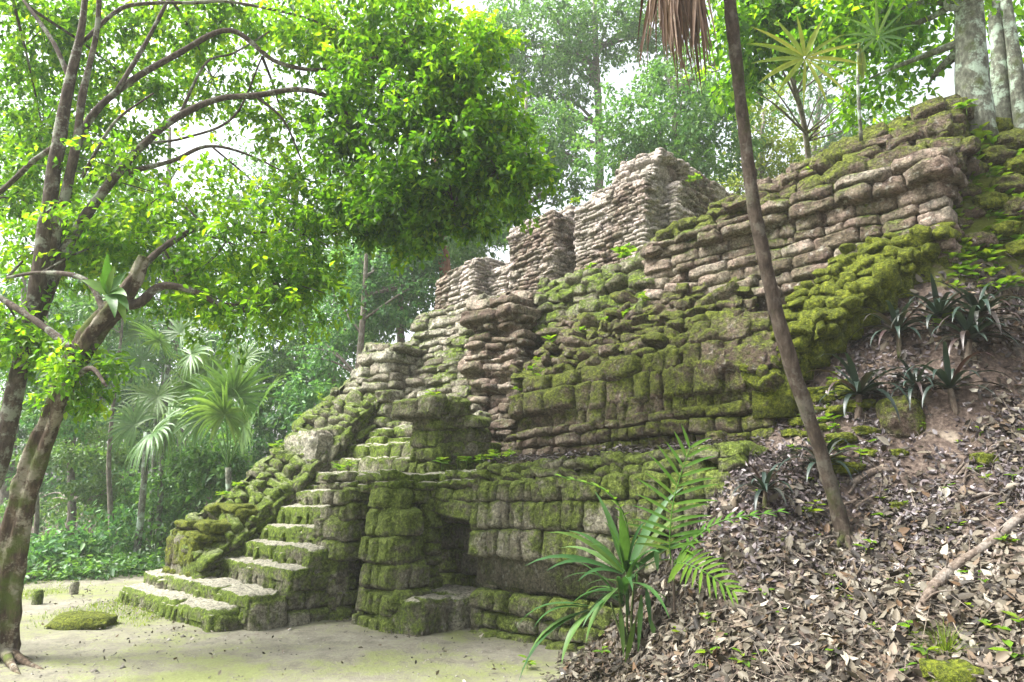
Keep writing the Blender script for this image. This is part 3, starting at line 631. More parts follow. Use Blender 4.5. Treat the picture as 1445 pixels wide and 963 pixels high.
for (x, y, t, rx, ry, n) in [(230, 275, 8.2, 150, 60, 120), (320, 340, 8.0, 140, 70, 170), (410, 400, 7.8, 75, 60, 100), (340, 440, 7.6, 80, 45, 60), (430, 330, 8.1, 55, 70, 60), (160, 340, 8, 110, 50, 90), (60, 350, 8.2, 90, 60, 90), (30, 470, 7.4, 70, 45, 60), (105, 530, 6.9, 55, 38, 60), (250, 400, 8.2, 70, 40, 60)]:
    c, rad, _ = lp(x, y, t, rx, ry, rx*.9); rad = V(*rad); Pc, _a = lobe(cr, c, rad*V(1.12, 1.12, 1.12), int(n*2.3), 13, .083, seed=x+y, shell=.15, bias=.02, droop=.6, gap=-.14)
    lim = np.array([q for pl, ta, tb in brA for q in stemS(pl, ta, tb)]); st = lim[np.argmin(np.linalg.norm(lim-c, axis=1))]; b = MB()
    tube(b, [st, .5*(st+c)+UP*.05, c], [.016, .012, .008], seg=6, k=5)
    for q in RS.choice(len(Pc), min(8, len(Pc)), False): tube(b, [c, .5*(c+Pc[q])+RS.normal(size=3)*.08, Pc[q]], [.008, .006, .003], seg=5, k=4)
    b.build('branch', B_lich, A)
cr.build('crown', L_near, A)
# --- near left: lichen-barked tree with several stems
baseB = gz(onz(-95, 905, 0)); tb0 = 7.5
Bt = empty('many_stemmed_tree', baseB, 'pale lichened tree forking into several arching stems, upper left', 'tree')
mb = MB()
plB = [(-95, 905, 26), (-40, 760, 22), (2, 640, 18), (28, 520, 17), (52, 410, 16), (64, 325, 15), (82, 205, 13), (99, 113, 10), (116, 34, 7), (124, -60, 5)]
tube(mb, [baseB-UP*.1]+stemS(plB[1:], 7.3, 7.7), [p[2]*.68*7.4/F for p in plB], seg=12, k=6, rough=.22, freq=5)
mb.build('trunk', B_lich, Bt)
brB = [([(24, 540, 12), (52, 440, 11), (79, 329, 11), (106, 212, 10), (116, 137, 8), (137, 41, 6), (140, -40, 5)], 7.5, 7.6),
       ([(26, 530, 11), (62, 425, 10), (86, 329, 10), (113, 195, 9), (164, 130, 8), (253, 75, 7), (325, 43, 6), (387, 86, 5.5), (445, 99, 4.5), (490, 90, 3)], 7.5, 8.4),
       ([(28, 520, 12), (70, 410, 12), (106, 329, 12), (164, 247, 10), (205, 202, 9), (253, 164, 8), (308, 140, 7), (360, 135, 7), (428, 127, 6), (490, 150, 5), (560, 200, 4), (600, 280, 2.5)], 7.5, 8.3),
       ([(164, 130, 6), (205, 62, 5), (240, -5, 4)], 7.8, 8.2), ([(164, 247, 6), (210, 236, 6), (247, 226, 5), (291, 207, 4), (343, 216, 3), (411, 250, 2), (470, 300, 1.5)], 7.7, 8.4),
       ([(116, 60, 5), (168, 14, 5), (212, 5, 4), (274, 4, 4), (325, 3, 3.5), (420, 22, 3), (480, 45, 2)], 7.7, 8.4), ([(82, 205, 7), (50, 225, 6), (27, 247, 6), (-20, 290, 5)], 7.6, 7.9),
       ([(99, 113, 6), (75, 60, 5), (40, 10, 4), (10, -30, 3)], 7.7, 8), ([(360, 135, 4), (400, 170, 3), (425, 225, 2)], 8.0, 8.2), ([(253, 164, 4), (290, 90, 3), (330, 75, 2.5), (380, 45, 2)], 8, 8.5),
       ([(205, 202, 4), (260, 195, 3), (330, 165, 3), (370, 80, 2)], 8, 8.5), ([(490, 150, 4), (470, 210, 3), (500, 260, 2.5), (560, 300, 1.5)], 8.1, 8.0), ([(490, 90, 3.5), (560, 80, 3), (640, 110, 2)], 8.2, 8.2),
       ([(300, 208, 3), (360, 260, 2), (420, 330, 1.5)], 8.2, 8.5), ([(116, 250, 4), (160, 175, 3), (216, 132, 2)], 7.5, 7.2), ([(560, 200, 3), (620, 190, 2.5), (680, 220, 2)], 8, 7.7)]
for pl, ta, tb in brB:
    b = MB(); tube(b, stemS(pl, ta, tb), [p[2]*.6*7.8/F for p in pl], seg=8, k=6, rough=.2, freq=6); b.build('branch', B_lich, Bt)
cr = MB()
for (x, y, t, rx, ry, n, bi) in [(60, 40, 9, 130, 70, 190, .05), (200, 30, 9.2, 130, 60, 170, .1), (330, 20, 9, 120, 60, 170, .1), (60, 180, 9.6, 95, 90, 170, 0), (190, 120, 9.8, 100, 60, 110, .1), (300, 110, 9.8, 90, 50, 80, .12), (160, 215, 9.6, 90, 50, 80, .05), (400, 170, 9.2, 60, 40, 50, .1),
                             (470, 40, 8.6, 100, 75, 200, .1), (580, 50, 8.3, 100, 70, 230, .12), (560, 140, 8.1, 110, 80, 260, -.05), (650, 120, 8, 70, 70, 170, .02), (620, 210, 7.9, 110, 75, 260, -.08), (700, 240, 7.7, 55, 50, 100, .0), (560, 285, 7.9, 75, 50, 130, -.05), (640, 290, 7.8, 55, 35, 80, -.05), (740, 240, 7.6, 30, 25, 22, .05), (490, 180, 8.1, 60, 60, 90, -.08), (520, 320, 8, 22, 18, 20, 0), (590, 335, 7.9, 24, 18, 24, 0), (665, 300, 7.8, 24, 20, 24, .05), (755, 245, 7.6, 24, 14, 16, .1), (730, 290, 7.7, 18, 16, 10, .05), (450, 300, 8.1, 22, 25, 16, .1), (690, 60, 8.1, 30, 26, 34, .15), (560, 350, 8, 14, 14, 8, .1), (700, 170, 7.9, 36, 30, 36, .1), (490, 290, 8, 30, 40, 30, .1), (15, 280, 9.4, 70, 60, 90, 0), (410, 250, 8.4, 40, 45, 26, .15)]:
    c, rad, _ = lp(x, y, t, rx, ry, rx*.85); rad = V(*rad); Pc, _a = lobe(cr, c, rad*V(1.12, 1.12, 1.12), int(n*2.4), 13, .086, seed=x+2*y, shell=.15, bias=bi, droop=.6, gap=-.1)
    lim = np.array([q for pl, ta, tb in brB for q in stemS(pl, ta, tb)]); st = lim[np.argmin(np.linalg.norm(lim-c, axis=1))]; b = MB()
    if n > 40:
        tube(b, [st, .5*(st+c)+UP*.05, c], [.02, .015, .01], seg=6, k=5)
        for q in RS.choice(len(Pc), min(9, len(Pc)), False): tube(b, [c, .5*(c+Pc[q])+RS.normal(size=3)*.08, Pc[q]], [.009, .006, .003], seg=5, k=4)
        b.build('branch', B_lich, Bt)
    c = c
cr.build('crown', L_dense, Bt)

# --- epiphyte on the mossy stub
E0 = S(152, 415, t0+.0)
ep = empty('bird_nest_fern', E0, 'broad-leaved fern perched on the mossy leaning trunk', 'plant')
mb = MB(); n = 9
dirs = [S(152, 360, t0-.1)-E0, S(165, 365, t0-.2)-E0, S(195, 400, t0-.3)-E0, S(205, 425, t0-.3)-E0, S(120, 390, t0)-E0, S(215, 455, t0-.4)-E0, S(140, 372, t0-.3)-E0, S(180, 440, t0-.5)-E0, S(175, 385, t0)-E0]
straps(mb, np.repeat(E0[None], n, 0), np.array(dirs), np.tile(V(.2, -.9, .45), (n, 1)), np.array([.42, .36, .4, .45, .3, .5, .3, .45, .3]), .055, np.array([.1, .1, .5, .7, .4, 1., .2, 1., .2]), seg=7, fold=.25)
mb.build('frond', L_fern, ep)

# --- background trees
bgt = [
 ('dense_tree', 'dark tree at the far left edge beyond the path', 20, 22, .22, 380, [(40, 560, 80, 90, 170), (20, 440, 80, 80, 150), (70, 660, 80, 60, 130)], L_teal, .17),
 ('layered_tree', 'light green tree with flat leafy tiers left of the fan palms', 105, 19, .13, 500, [(130, 600, 70, 18, 70), (110, 640, 80, 18, 80), (150, 690, 60, 16, 60), (80, 570, 60, 20, 60), (60, 720, 60, 20, 50), (170, 710, 40, 16, 40)], L_palm, .15),
 ('forest_tree', 'thin dark tree behind the light green tiers at left', 150, 26, .2, 350, [(140, 470, 100, 70, 170), (160, 560, 80, 60, 140), (130, 690, 110, 60, 150)], L_teal, .19),
 ('forest_tree', 'hazy tree right behind the fan palm trunks', 262, 25, .2, 380, [(260, 480, 90, 70, 160), (290, 640, 90, 60, 150), (250, 720, 80, 50, 120)], L_teal, .19),
 ('forest_tree', 'bushy tree between the fan palms and the rubble slope', 350, 23, .18, 480, [(350, 650, 80, 60, 160), (390, 570, 70, 60, 140), (310, 720, 60, 50, 110)], L_teal, .18),
 ('pale_tree', 'pale misty tree left of the stepped temple', 470, 23, .25, 330, [(470, 440, 85, 75, 200), (400, 480, 70, 60, 130), (520, 380, 70, 50, 130), (430, 540, 70, 45, 110), (540, 440, 60, 40, 100)], L_far, .18),
 ('sapling_tree', 'slim bare trunk standing just beyond the marker posts', 62, 15.5, .06, 420, [(50, 500, 50, 50, 60), (80, 590, 35, 25, 30)], L_teal, .14),
 ('sapling_tree', 'slim bare trunk right of the layered light green tree', 172, 16.5, .07, 400, [(150, 440, 50, 40, 40), (120, 400, 50, 40, 40)], L_far, .14),
 ('dark_tree', 'dark green tree directly behind the low summit wall', 560, 21, .2, 250, [(570, 380, 70, 55, 160), (610, 330, 60, 50, 130), (520, 330, 60, 50, 110), (660, 320, 45, 35, 70)], L_far, .16),
 ('forest_tree', 'pale teal tree filling the gap above the rubble slope', 505, 19, .16, 330, [(500, 440, 55, 50, 110), (560, 430, 60, 40, 110), (470, 500, 50, 45, 90), (600, 400, 50, 40, 90), (530, 370, 60, 40, 90), (430, 570, 40, 50, 80)], L_teal, .15),
 ('forest_tree', 'dark leafy tree between the hanging crown and low summit wall', 650, 24, .2, 200, [(650, 330, 60, 45, 130), (690, 280, 60, 45, 130), (600, 300, 60, 50, 110), (720, 310, 40, 30, 70), (540, 290, 50, 50, 90)], L_far, .17),
 ('misty_tree', 'tall grey misty tree forking above the summit pier', 845, 26, .3, -30, [(760, 60, 85, 70, 190), (730, 160, 55, 70, 120), (850, 40, 80, 50, 150), (800, 120, 45, 60, 70), (930, 30, 60, 40, 90), (700, 60, 50, 60, 100), (770, 210, 50, 40, 80)], L_far, .18),
 ('misty_tree', 'slender misty tree between the hanging crown and the summit', 740, 22, .17, 130, [(720, 250, 50, 40, 110), (780, 190, 45, 50, 90), (700, 200, 40, 40, 60), (800, 260, 40, 30, 60)], L_far, .16),
 ('bushy_tree', 'bushy green tree rising right behind the summit tower', 950, 19, .2, 110, [(930, 170, 85, 60, 190), (1000, 190, 80, 60, 180), (870, 210, 60, 45, 110), (960, 240, 60, 30, 80), (1030, 120, 50, 45, 80), (950, 110, 50, 40, 80)], L_far, .15),
 ('yellow_tree', 'yellow green tree behind the slim leaning trunk', 1085, 21, .16, 180, [(1090, 215, 55, 45, 120), (1050, 260, 45, 30, 70), (1120, 260, 35, 30, 50), (1070, 150, 40, 40, 60)], L_yel, .15),
 ('misty_tree', 'faint misty tree in the bright gap at upper right', 1160, 34, .25, 60, [(1150, 120, 55, 55, 60), (1190, 200, 45, 40, 45), (1260, 180, 60, 40, 60)], L_far, .22),
 ('forest_tree', 'hazy tree seen through the arching stems at upper left', 230, 28, .25, 180, [(220, 330, 110, 70, 170), (120, 300, 90, 70, 130), (330, 400, 90, 70, 150), (60, 200, 90, 80, 120)], L_far, .2),
 ('forest_tree', 'faint tall tree above the gap between crown and fan palms', 430, 34, .25, 230, [(430, 330, 90, 60, 110), (370, 260, 60, 60, 60), (500, 260, 60, 60, 60)], L_far, .24),
 ('forest_tree', 'dark tree closing the forest behind the fan palms', 190, 30, .25, 330, [(190, 420, 100, 70, 150), (230, 560, 100, 80, 170), (90, 520, 80, 80, 130), (200, 660, 100, 70, 160)], L_teal, .22),
]
for nm, lab, px, t, r0, ytop, lb, leaf, L in bgt:
    b = at_ground(px, t); tp = S(px+RS.uniform(-15, 15), ytop, t)
    tree(nm, lab, b, tp, r0, [lp(x, y, t+RS.uniform(-1.2, 1.2), rx, ry, rx, n*2.3) for x, y, rx, ry, n in lb], leaf, B_far, L*.88, group='forest trees behind the temple', per=11, shell=.35)
# red-brown trunk left of the summit
b = at_ground(655, 19.5)
tree('red_barked_tree', 'red brown trunk leaning behind the low summit wall', b, S(612, 215, 19.5), .34, [lp(600, 270, 19.5, 60, 40, 60, 90)], L_far, B_red, .16, per=11)
# --- upper right trees on the hill
T = tree('lichen_tree', 'thick pale lichened trunk on the hilltop, upper right', gpt(1380, 186), S(1345, -260, 8.6), .2, [lp(1290, -20, 8.4, 110, 55, 80, 110), lp(1200, 20, 9, 80, 45, 60, 90), lp(1270, 110, 9.5, 60, 45, 60, 45), lp(1420, 30, 10, 60, 60, 60, 50)], L_dense, B_pale, .13, bend=.15, shell=.3, per=12)
tree('lichen_tree', 'thinner trunk just right of the thick lichened one', gz(S(1405, 140, 9.2)), S(1402, -200, 9.4), .13, [lp(1400, -150, 9.4, 90, 50, 60, 60)], L_near, B_pale, .13, bend=.1)
tree('lichen_tree', 'rightmost slender trunk on the hilltop', gz(S(1432, 130, 9)), S(1405, -200, 9.4), .1, [lp(1390, -160, 9.4, 60, 40, 60, 40)], L_near, B_pale, .13, bend=.1)
tree('overhanging_tree', 'dark leaved tree overhanging behind the slim trunk', at_ground(1185, 11.5), S(1120, -160, 10.6), .06, [lp(1075, 30, 10.5, 70, 60, 60, 200), lp(1150, 15, 10.5, 90, 40, 60, 190), lp(1240, 30, 10.5, 70, 35, 60, 120), lp(1030, 100, 11, 40, 45, 40, 50), lp(1230, 110, 11, 40, 35, 30, 30), lp(1220, 160, 11.5, 35, 25, 30, 22)], L_dense, B_far, .13, shell=.3)

def fan(mb, hub, axis, face, R, nl=26, arc=290, w=.03, droop=.5, r=None, start=.0):
    axis = nrm(np.asarray(axis)); face = nrm(np.asarray(face)-axis*np.dot(face, axis)); side = np.cross(face, axis)
    a = np.radians(np.linspace(-arc/2, arc/2, nl)+RS.normal(0, 2, nl))
    d = axis*np.cos(a)[:, None]+side*np.sin(a)[:, None]+face*.12
    L = R*(1-.28*(np.abs(a)/np.radians(arc/2))**2)*RS.uniform(.88, 1.08, nl)
    straps(mb, np.repeat(np.asarray(hub)[None], nl, 0)+d*start, d, np.repeat(face[None], nl, 0)+RS.normal(size=(nl, 3))*.12, L, w*RS.uniform(.7, 1.2, nl), droop*RS.uniform(.5, 1.7, nl), seg=7, fold=.35, r=None if r is None else np.clip(r+RS.normal(0, .15, nl), 0, 1), blunt=.25)
# ------------------------------------------------------------------ slim leaning palm with a dead skirt
sp = gpt(1195, 768); ts = np.linalg.norm(sp-CAM)/np.linalg.norm(ray(1195, 768))
slim = empty('slim_palm', sp, 'slim grey leaning trunk with a hanging skirt of dead fronds', 'palm')
pl = [(1195, 775, 17), (1186, 735, 13), (1160, 645, 11.5), (1112, 500, 12), (1085, 395, 11), (1063, 285, 11), (1046, 150, 10), (1035, 50, 10.5), (1022, -60, 11), (1000, -150, 12)]
mb = MB(); pts = stemS(pl, ts, ts+.5); pts[0] = pts[0]-UP*.1
tube(mb, pts, [p[2]*.88*ts/F for p in pl], seg=14, k=10, rough=.22, freq=11)
for dx, dy in ((38, 12), (-30, 16), (12, 30), (-14, -22), (34, -18)):
    e = gpt(1195+dx, 770+dy); tube(mb, [sp+UP*.1, .55*sp+.45*e+UP*.025, e-UP*.03], [.04, .022, .008], seg=7, k=5, rough=.3); mb.build('trunk', B_slim, slim)
hd = pts[-1]; mb = MB(); n = 210
bp_ = np.array([S(RS.uniform(915, 985), RS.uniform(-110, -30), ts+.5+RS.normal()*.22) for _ in range(n)])
dd = np.column_stack([RS.normal(0.03, .1, n), RS.normal(0, .1, n), -np.ones(n)])
straps(mb, bp_, dd, np.tile(V(.2, -1, 0), (n, 1))+RS.normal(size=(n, 3))*.5, RS.uniform(.5, 1.25, n), RS.uniform(.008, .02, n), .1, seg=5, fold=.4)
mb.build('dead_frond_skirt', L_dead, slim)
for hx, hy, ax in [(918, -45, V(-.35, 0, -1)), (1058, -40, V(.3, 0, -1)), (985, -60, V(.0, -.1, -1))]:
    mb = MB(); hub = S(hx, hy, ts+.45); tube(mb, [hd, .5*(hd+hub)+UP*.05, hub], [.014, .01, .008], seg=6, k=5); fan(mb, hub, ax, V(0, -1, .1), .42, 15, 150, .014, .25); mb.build('frond', L_palm, slim)

# ------------------------------------------------------------------ fan palms
def fan_palm(name, label, base, top, r0, leaves_, leaf=L_palm, group=None, pale=None):
    T = empty(name, base, label, 'palm', group)
    mb = MB(); m_ = .5*(base+top)+RS.normal(size=3)*.06; tube(mb, [base-UP*.2, m_, top], [r0*1.1, r0, r0*.9], seg=10, k=8, rough=.1, freq=8); mb.build('trunk', B_pale, T)
    for (hub, face, R, nl, arc, w, dr) in leaves_:
        b = MB(); md = .5*(top+hub)+UP*.08*np.linalg.norm(hub-top); tube(b, [top, md, hub], [.018, .014, .01], seg=6, k=6, r=.5)
        fan(b, hub, nrm(hub-md), face, R, nl, arc, w, dr, r=RS.uniform(.1, .9)); b.build('frond', leaf, T)
    return T
def auto_fans(top, k, reach, R, seed):
    out = []
    for q in range(k):
        a = q*2.4+seed; el = RS.uniform(-.25, 1.1); d = V(math.cos(a)*math.cos(el), math.sin(a)*math.cos(el), math.sin(el))
        out.append((top+d*reach*RS.uniform(.8, 1.2), nrm(UP+d*.5+V(0, -.4, 0)), R*RS.uniform(.85, 1.1), 26, 290, R*.035, RS.uniform(.5, 1.1)))
    return out
FG = 'fan palms left of the temple'
def gp(px, t): return at_ground(px, t)
def HUB(px, py, t): return S(px, py, t)
FC = V(-.1, -.95, .35)
t = 15.5; top = S(207, 610, t)
fan_palm('fan_palm', 'leftmost fan palm with drooping pale fronds over bare trunks', gp(203, t), top, .07, [(HUB(215, 612, t-.6), FC, 1.15, 26, 250, .04, 1.5), (HUB(240, 600, t-.3), FC, 1.15, 26, 250, .04, 1.6), (HUB(190, 600, t), FC, .9, 22, 250, .035, 1.2), (HUB(225, 590, t+.4), FC, .9, 22, 260, .035, .8)], L_palm, FG)
t = 16.5; top = S(236, 515, t)
fan_palm('fan_palm', 'tallest fan palm with a round bluish crown beside the mossy trunk', gp(233, t), top, .065, [(HUB(225, 480, t-.4), FC, .8, 24, 320, .035, .3), (HUB(222, 560, t-.5), FC, .8, 24, 320, .035, .3), (HUB(200, 510, t-.3), FC, .9, 24, 300, .035, .6), (HUB(270, 500, t-.3), FC, .9, 24, 300, .035, .6), (HUB(255, 470, t+.4), FC, .85, 22, 300, .035, .5), (HUB(195, 470, t+.3), FC, .8, 22, 300, .035, .5), (HUB(262, 545, t+.2), FC, .8, 22, 300, .035, .9)], L_palm, FG)
t = 17; top = S(222, 560, t)
fan_palm('fan_palm', 'middle slender fan palm trunk between two others', gp(220, t), top, .06, [(HUB(205, 555, t), FC, .7, 22, 300, .03, .6), (HUB(240, 560, t), FC, .7, 22, 300, .03, .7)], L_palm, FG)
t = 13.5; b0 = gp(335, t); top = S(322, 660, t)
fan_palm('fan_palm', 'largest sunlit fan palm touching the rubble slope', b0, top, .06, [(HUB(318, 585, t-.3), FC, 1.0, 30, 300, .045, .9), (HUB(330, 560, t+.2), V(.2, -.95, .2), 1.0, 30, 270, .045, .5), (HUB(290, 590, t+.2), FC, .9, 26, 280, .04, 1.1), (HUB(365, 580, t+.4), V(-.9, -.4, .2), 1.0, 28, 240, .045, .6), (HUB(345, 600, t-.5), V(-.4, -.9, .2), .8, 26, 280, .04, 1.2), (HUB(300, 560, t+.6), FC, .8, 24, 280, .04, .4)], L_palm, FG)
t = 18; top = S(300, 560, t)
fan_palm('fan_palm', 'far bluish fan palm half hidden behind the largest one', gp(305, t), top, .06, [(HUB(300, 520, t), FC, .9, 24, 310, .035, .4), (HUB(330, 530, t), FC, .9, 24, 300, .035, .5), (HUB(275, 525, t), FC, .8, 24, 300, .035, .6), (HUB(345, 505, t+.5), FC, .7, 22, 300, .03, .5)], L_palm, FG)
# young fan palm on top of the wall
t = 7.9; b0 = W(3.95, 2.7, 5.55); top = S(1211, 70, t)
b0 = S(1214, 188, 8.0); b0[2] -= .1
T = empty('young_fan_palm', b0, 'young yellow-green fan palm growing from the mossy wall top', 'palm')
mb = MB(); tube(mb, [b0, S(1211, 130, t), top], [.022, .018, .014], seg=8, k=6); mb.build('trunk', B_pale, T)
for hub, ax, face, R, nl, arc, w, dr, lf in [(S(1136, 82, t-.5), S(1110, 115, t-.6)-S(1136, 82, t-.5), V(-.1, -1, .05), .72, 15, 330, .028, .18, L_palmy), (S(1238, 52, t), S(1250, 20, t)-S(1238, 52, t), V(0, -1, .1), .45, 13, 300, .018, .3, L_palm), (S(1214, 66, t), S(1216, 110, t)-S(1214, 66, t), V(-.3, -1, .05), .42, 5, 14, .03, .05, L_palmy)]:
    b = MB(); tube(b, [top, .5*(top+hub)+UP*.06, hub], [.01, .009, .008], seg=6, k=5); fan(b, hub, ax, face, R, nl, arc, w, dr, start=.02); b.build('frond', lf, T)

# ------------------------------------------------------------------ shrubs under the forest edge
for q, (px, py, t, rx, ry, n, lf) in enumerate([(30, 790, 13.6, 50, 28, 60, L_teal), (95, 785, 14.2, 40, 28, 50, L_teal), (150, 765, 15.2, 40, 40, 70, L_teal), (188, 725, 17.5, 40, 60, 100, L_far), (255, 700, 16.5, 45, 60, 150, L_far), (310, 660, 15.5, 40, 40, 100, L_far), (60, 812, 12.9, 70, 14, 70, L_far), (150, 803, 13.6, 60, 14, 60, L_far)]):
    c, rad, _ = lp(px, py, t, rx, ry); b = gz(c)
    lab = ['leafy shrub nearest the left frame edge beyond the path', 'leafy shrub beyond the left marker post', 'leafy shrub beyond the right marker post', 'tall shrub just left of the fan palm trunks', 'rounded shrub right of the fan palm trunks', 'small shrub under the largest fan palm', 'low ground shrub along the far path edge, left', 'low ground shrub along the far path edge, right'][q]
    T = empty('shrub', b, lab, 'shrub', 'shrubs at the forest edge')
    mb = MB()
    for _ in range(5): tube(mb, [b-UP*.1, b+(c-b)*.5+RS.normal(size=3)*.15, c+RS.normal(size=3)*np.array(rad)*.5], [.03, .02, .008], seg=5, k=4)
    mb.build('stem', B_far, T); cr = MB(); lobe(cr, c, rad, n*2, 11, .15, seed=px, shell=.3); cr.build('foliage', lf, T)

def ukeep(x, y, z): return RS.rand(len(x)) < np.clip((y-12.6-.45*(x+9))*1.2, 0, 1)
_q = RS.uniform(0, 1, (70000, 2))*np.array([14, 9])+np.array([-19, 11.5]); _k = ukeep(_q[:, 0], _q[:, 1], 0); _q = _q[_k]; n = len(_q)
_p = np.column_stack([_q, hgt(_q[:, 0], _q[:, 1])+RS.rand(n)**1.5*.22*(.4+np.abs(vnoise(np.column_stack([_q, _q[:, 0]*0]), 3)))*2])
mb = MB(); leaves(mb, _p, RS.normal(size=(n, 3))*V(1, 1, .4), nrm(UP+RS.normal(size=(n, 3))*.5), RS.uniform(.05, .13, n), wr=.25); kind(mb.build('undergrowth', L_under), 'stuff')
# ------------------------------------------------------------------ foreground palms
def frond(mb, pts, nl, L, w, lift=.35, droop=.6, face=V(0, -.6, .8), r=None, taper=True, tip=.35):
    c = catmull(pts, 10); n = len(c); tg = nrm(np.gradient(c, axis=0))
    u = np.linspace(.22, .99, nl); idx = u*(n-1); i0 = np.minimum(idx.astype(int), n-2); fr = (idx-i0)[:, None]
    b = c[i0]*(1-fr)+c[i0+1]*fr; tt = tg[i0]; side = nrm(np.cross(tt, face))
    for sg in (1, -1):
        d = nrm(side*sg+tt*(lift*.45+u[:, None]**3*1.1)+UP*.12+RS.normal(size=(nl, 3))*.05)
        Lk = L*(np.sin(np.clip(u, 0, 1)*math.pi*.8+.35)*.7+.35) if taper else L*np.ones(nl)
        straps(mb, b, d, np.repeat(face[None], nl, 0), Lk*RS.uniform(.88, 1.1, nl), w, droop, seg=6, fold=.2, r=RS.uniform(.1, .9, nl) if r is None else np.clip(r+RS.normal(0, .12, nl), 0, 1))
fp = gpt(885, 925); tf = np.linalg.norm(fp-CAM)/np.linalg.norm(ray(885, 925))
PL = empty('understory_palm', fp, 'leafy young palm clump with broad dark leaflets in the foreground', 'palm')
mb = MB()
for (x, y, dt) in [(884, 800, 0), (870, 815, -.1), (898, 800, .1), (905, 850, -.1), (862, 850, .05)]:
    tube(mb, [fp+V(RS.normal()*.03, RS.normal()*.03, -.05), S(.5*(x+885), .5*(y+925), tf+dt*.5), S(x, y, tf+dt)], [.014, .011, .007], seg=7, k=6)
mb.build('stem', B_green, PL)
k_ = tf/F
hubs = S(884, 812, tf)
spec = [(876, 722, -.1, .045), (948, 690, .15, .035), (858, 735, -.2, .035), (786, 742, -.1, .03), (752, 782, -.25, .026), (780, 790, -.35, .026), (930, 715, .2, .028), (815, 745, .1, .03), (905, 735, -.25, .04), (840, 760, -.35, .03), (960, 720, .3, .022), (800, 765, .3, .024), (925, 770, -.4, .035), (820, 808, -.4, .022), (848, 700, .25, .03), (968, 760, .1, .025)]
b = MB()
for x, y, dt, w in spec:
    e = S(x, y, tf+dt); d = e-hubs; L = np.linalg.norm(d); up_ = nrm(np.cross(np.cross(nrm(d), V(0, -.6, .8)), nrm(d)))
    straps(b, (hubs+d*.05)[None], (d/L+UP*.18)[None], up_[None], L*1.05, w*1.15, .5, seg=8, fold=.25, blunt=.15)
for q in range(16):
    a = RS.uniform(0, 6.28); el = RS.uniform(-.1, 1.0); d = V(math.cos(a)*math.cos(el), math.sin(a)*math.cos(el)*.7, math.sin(el)); L = RS.uniform(.35, .7)
    h0 = hubs+V(RS.normal()*.03, RS.normal()*.03, RS.uniform(-.28, .02))
    straps(b, h0[None], d[None], nrm(UP-d*d[2]*.9)[None], L, RS.uniform(.022, .038), RS.uniform(.5, 1.1), seg=8, fold=.25, blunt=.15)
tube(b, [hubs-UP*.32, hubs], [.016, .013], seg=6, k=3)
b.build('leaflet_cluster', L_fore, PL)
b = MB(); P_ = [S(889, 770, tf), S(880, 725, tf-.05), S(850, 690, tf-.1), S(790, 672, tf-.1)]; tube(b, P_, [.007, .006, .005, .003], seg=6, k=6); frond(b, P_, 9, .13, .016, .9, .3, V(0, -.2, 1.), .8); b.build('frond', L_fern, PL)
b = MB()
for (x0, y0, x1, y1, dt) in [(835, 862, 745, 925, -.3), (830, 858, 752, 880, -.2), (834, 862, 795, 930, -.4), (832, 860, 735, 955, -.4), (836, 862, 812, 895, -.2), (832, 856, 725, 880, -.1), (870, 835, 800, 858, -.1), (872, 830, 830, 900, -.35)]:
    a, e = S(x0, y0, tf-.15), S(x1, y1, tf+dt); d = e-a; L = np.linalg.norm(d)
    straps(b, a[None], (d/L+UP*.35)[None], UP[None], L*1.12, .04, .9, seg=8, fold=.25)
tube(b, [S(880, 850, tf), S(858, 838, tf-.1), S(832, 860, tf-.15)], [.007, .006, .005], seg=6, k=6)
b.build('drooping_frond', L_fore, PL)
for (x0, y0, x1, y1, dt) in [(875, 860, 880, 925, -.3), (912, 830, 918, 880, -.2), (915, 870, 935, 925, -.3), (905, 840, 900, 920, -.3), (925, 775, 928, 805, -.2), (895, 880, 880, 945, -.2)]:
    a, e = S(x0, y0, tf-.1), S(x1, y1, tf+dt); d = e-a; L = np.linalg.norm(d)
    b = MB(); straps(b, a[None], (d/L)[None], V(.3, -1, .2)[None], L*1.05, .024, .15, seg=6, fold=.2); b.build('hanging_leaflet', L_fore, PL)
fp2 = gpt(952, 870); t2 = np.linalg.norm(fp2-CAM)/np.linalg.norm(ray(952, 870))
PL2 = empty('feather_palm', fp2, 'single stemmed young palm with feathery bright fronds', 'palm')
mb = MB(); tube(mb, [fp2-UP*.05, S(951, 830, t2), S(948, 790, t2)], [.016, .013, .01], seg=8, k=6, rough=.2); mb.build('stem', B_slim, PL2)
for pts, nl, L, w, face, r, dr in [([(948, 800, 0), (945, 760, .0), (952, 700, .05), (974, 630, .1)], 13, .36, .014, V(-.1, -1, .15), .6, .25), ([(948, 800, 0), (975, 765, .0), (1020, 735, -.1), (1100, 722, -.2)], 11, .17, .014, V(0, -.3, 1), .5, .3), ([(948, 805, 0), (960, 795, -.1), (990, 805, -.25), (1035, 835, -.4)], 13, .24, .013, V(.1, -.75, .6), .95, .4)]:
    b = MB(); P_ = [S(x, y, t2+d) for x, y, d in pts]; tube(b, P_, [.007, .006, .005, .003], seg=6, k=6); frond(b, P_, nl, L, w, .35, dr, face, r); b.build('frond', L_fern, PL2)

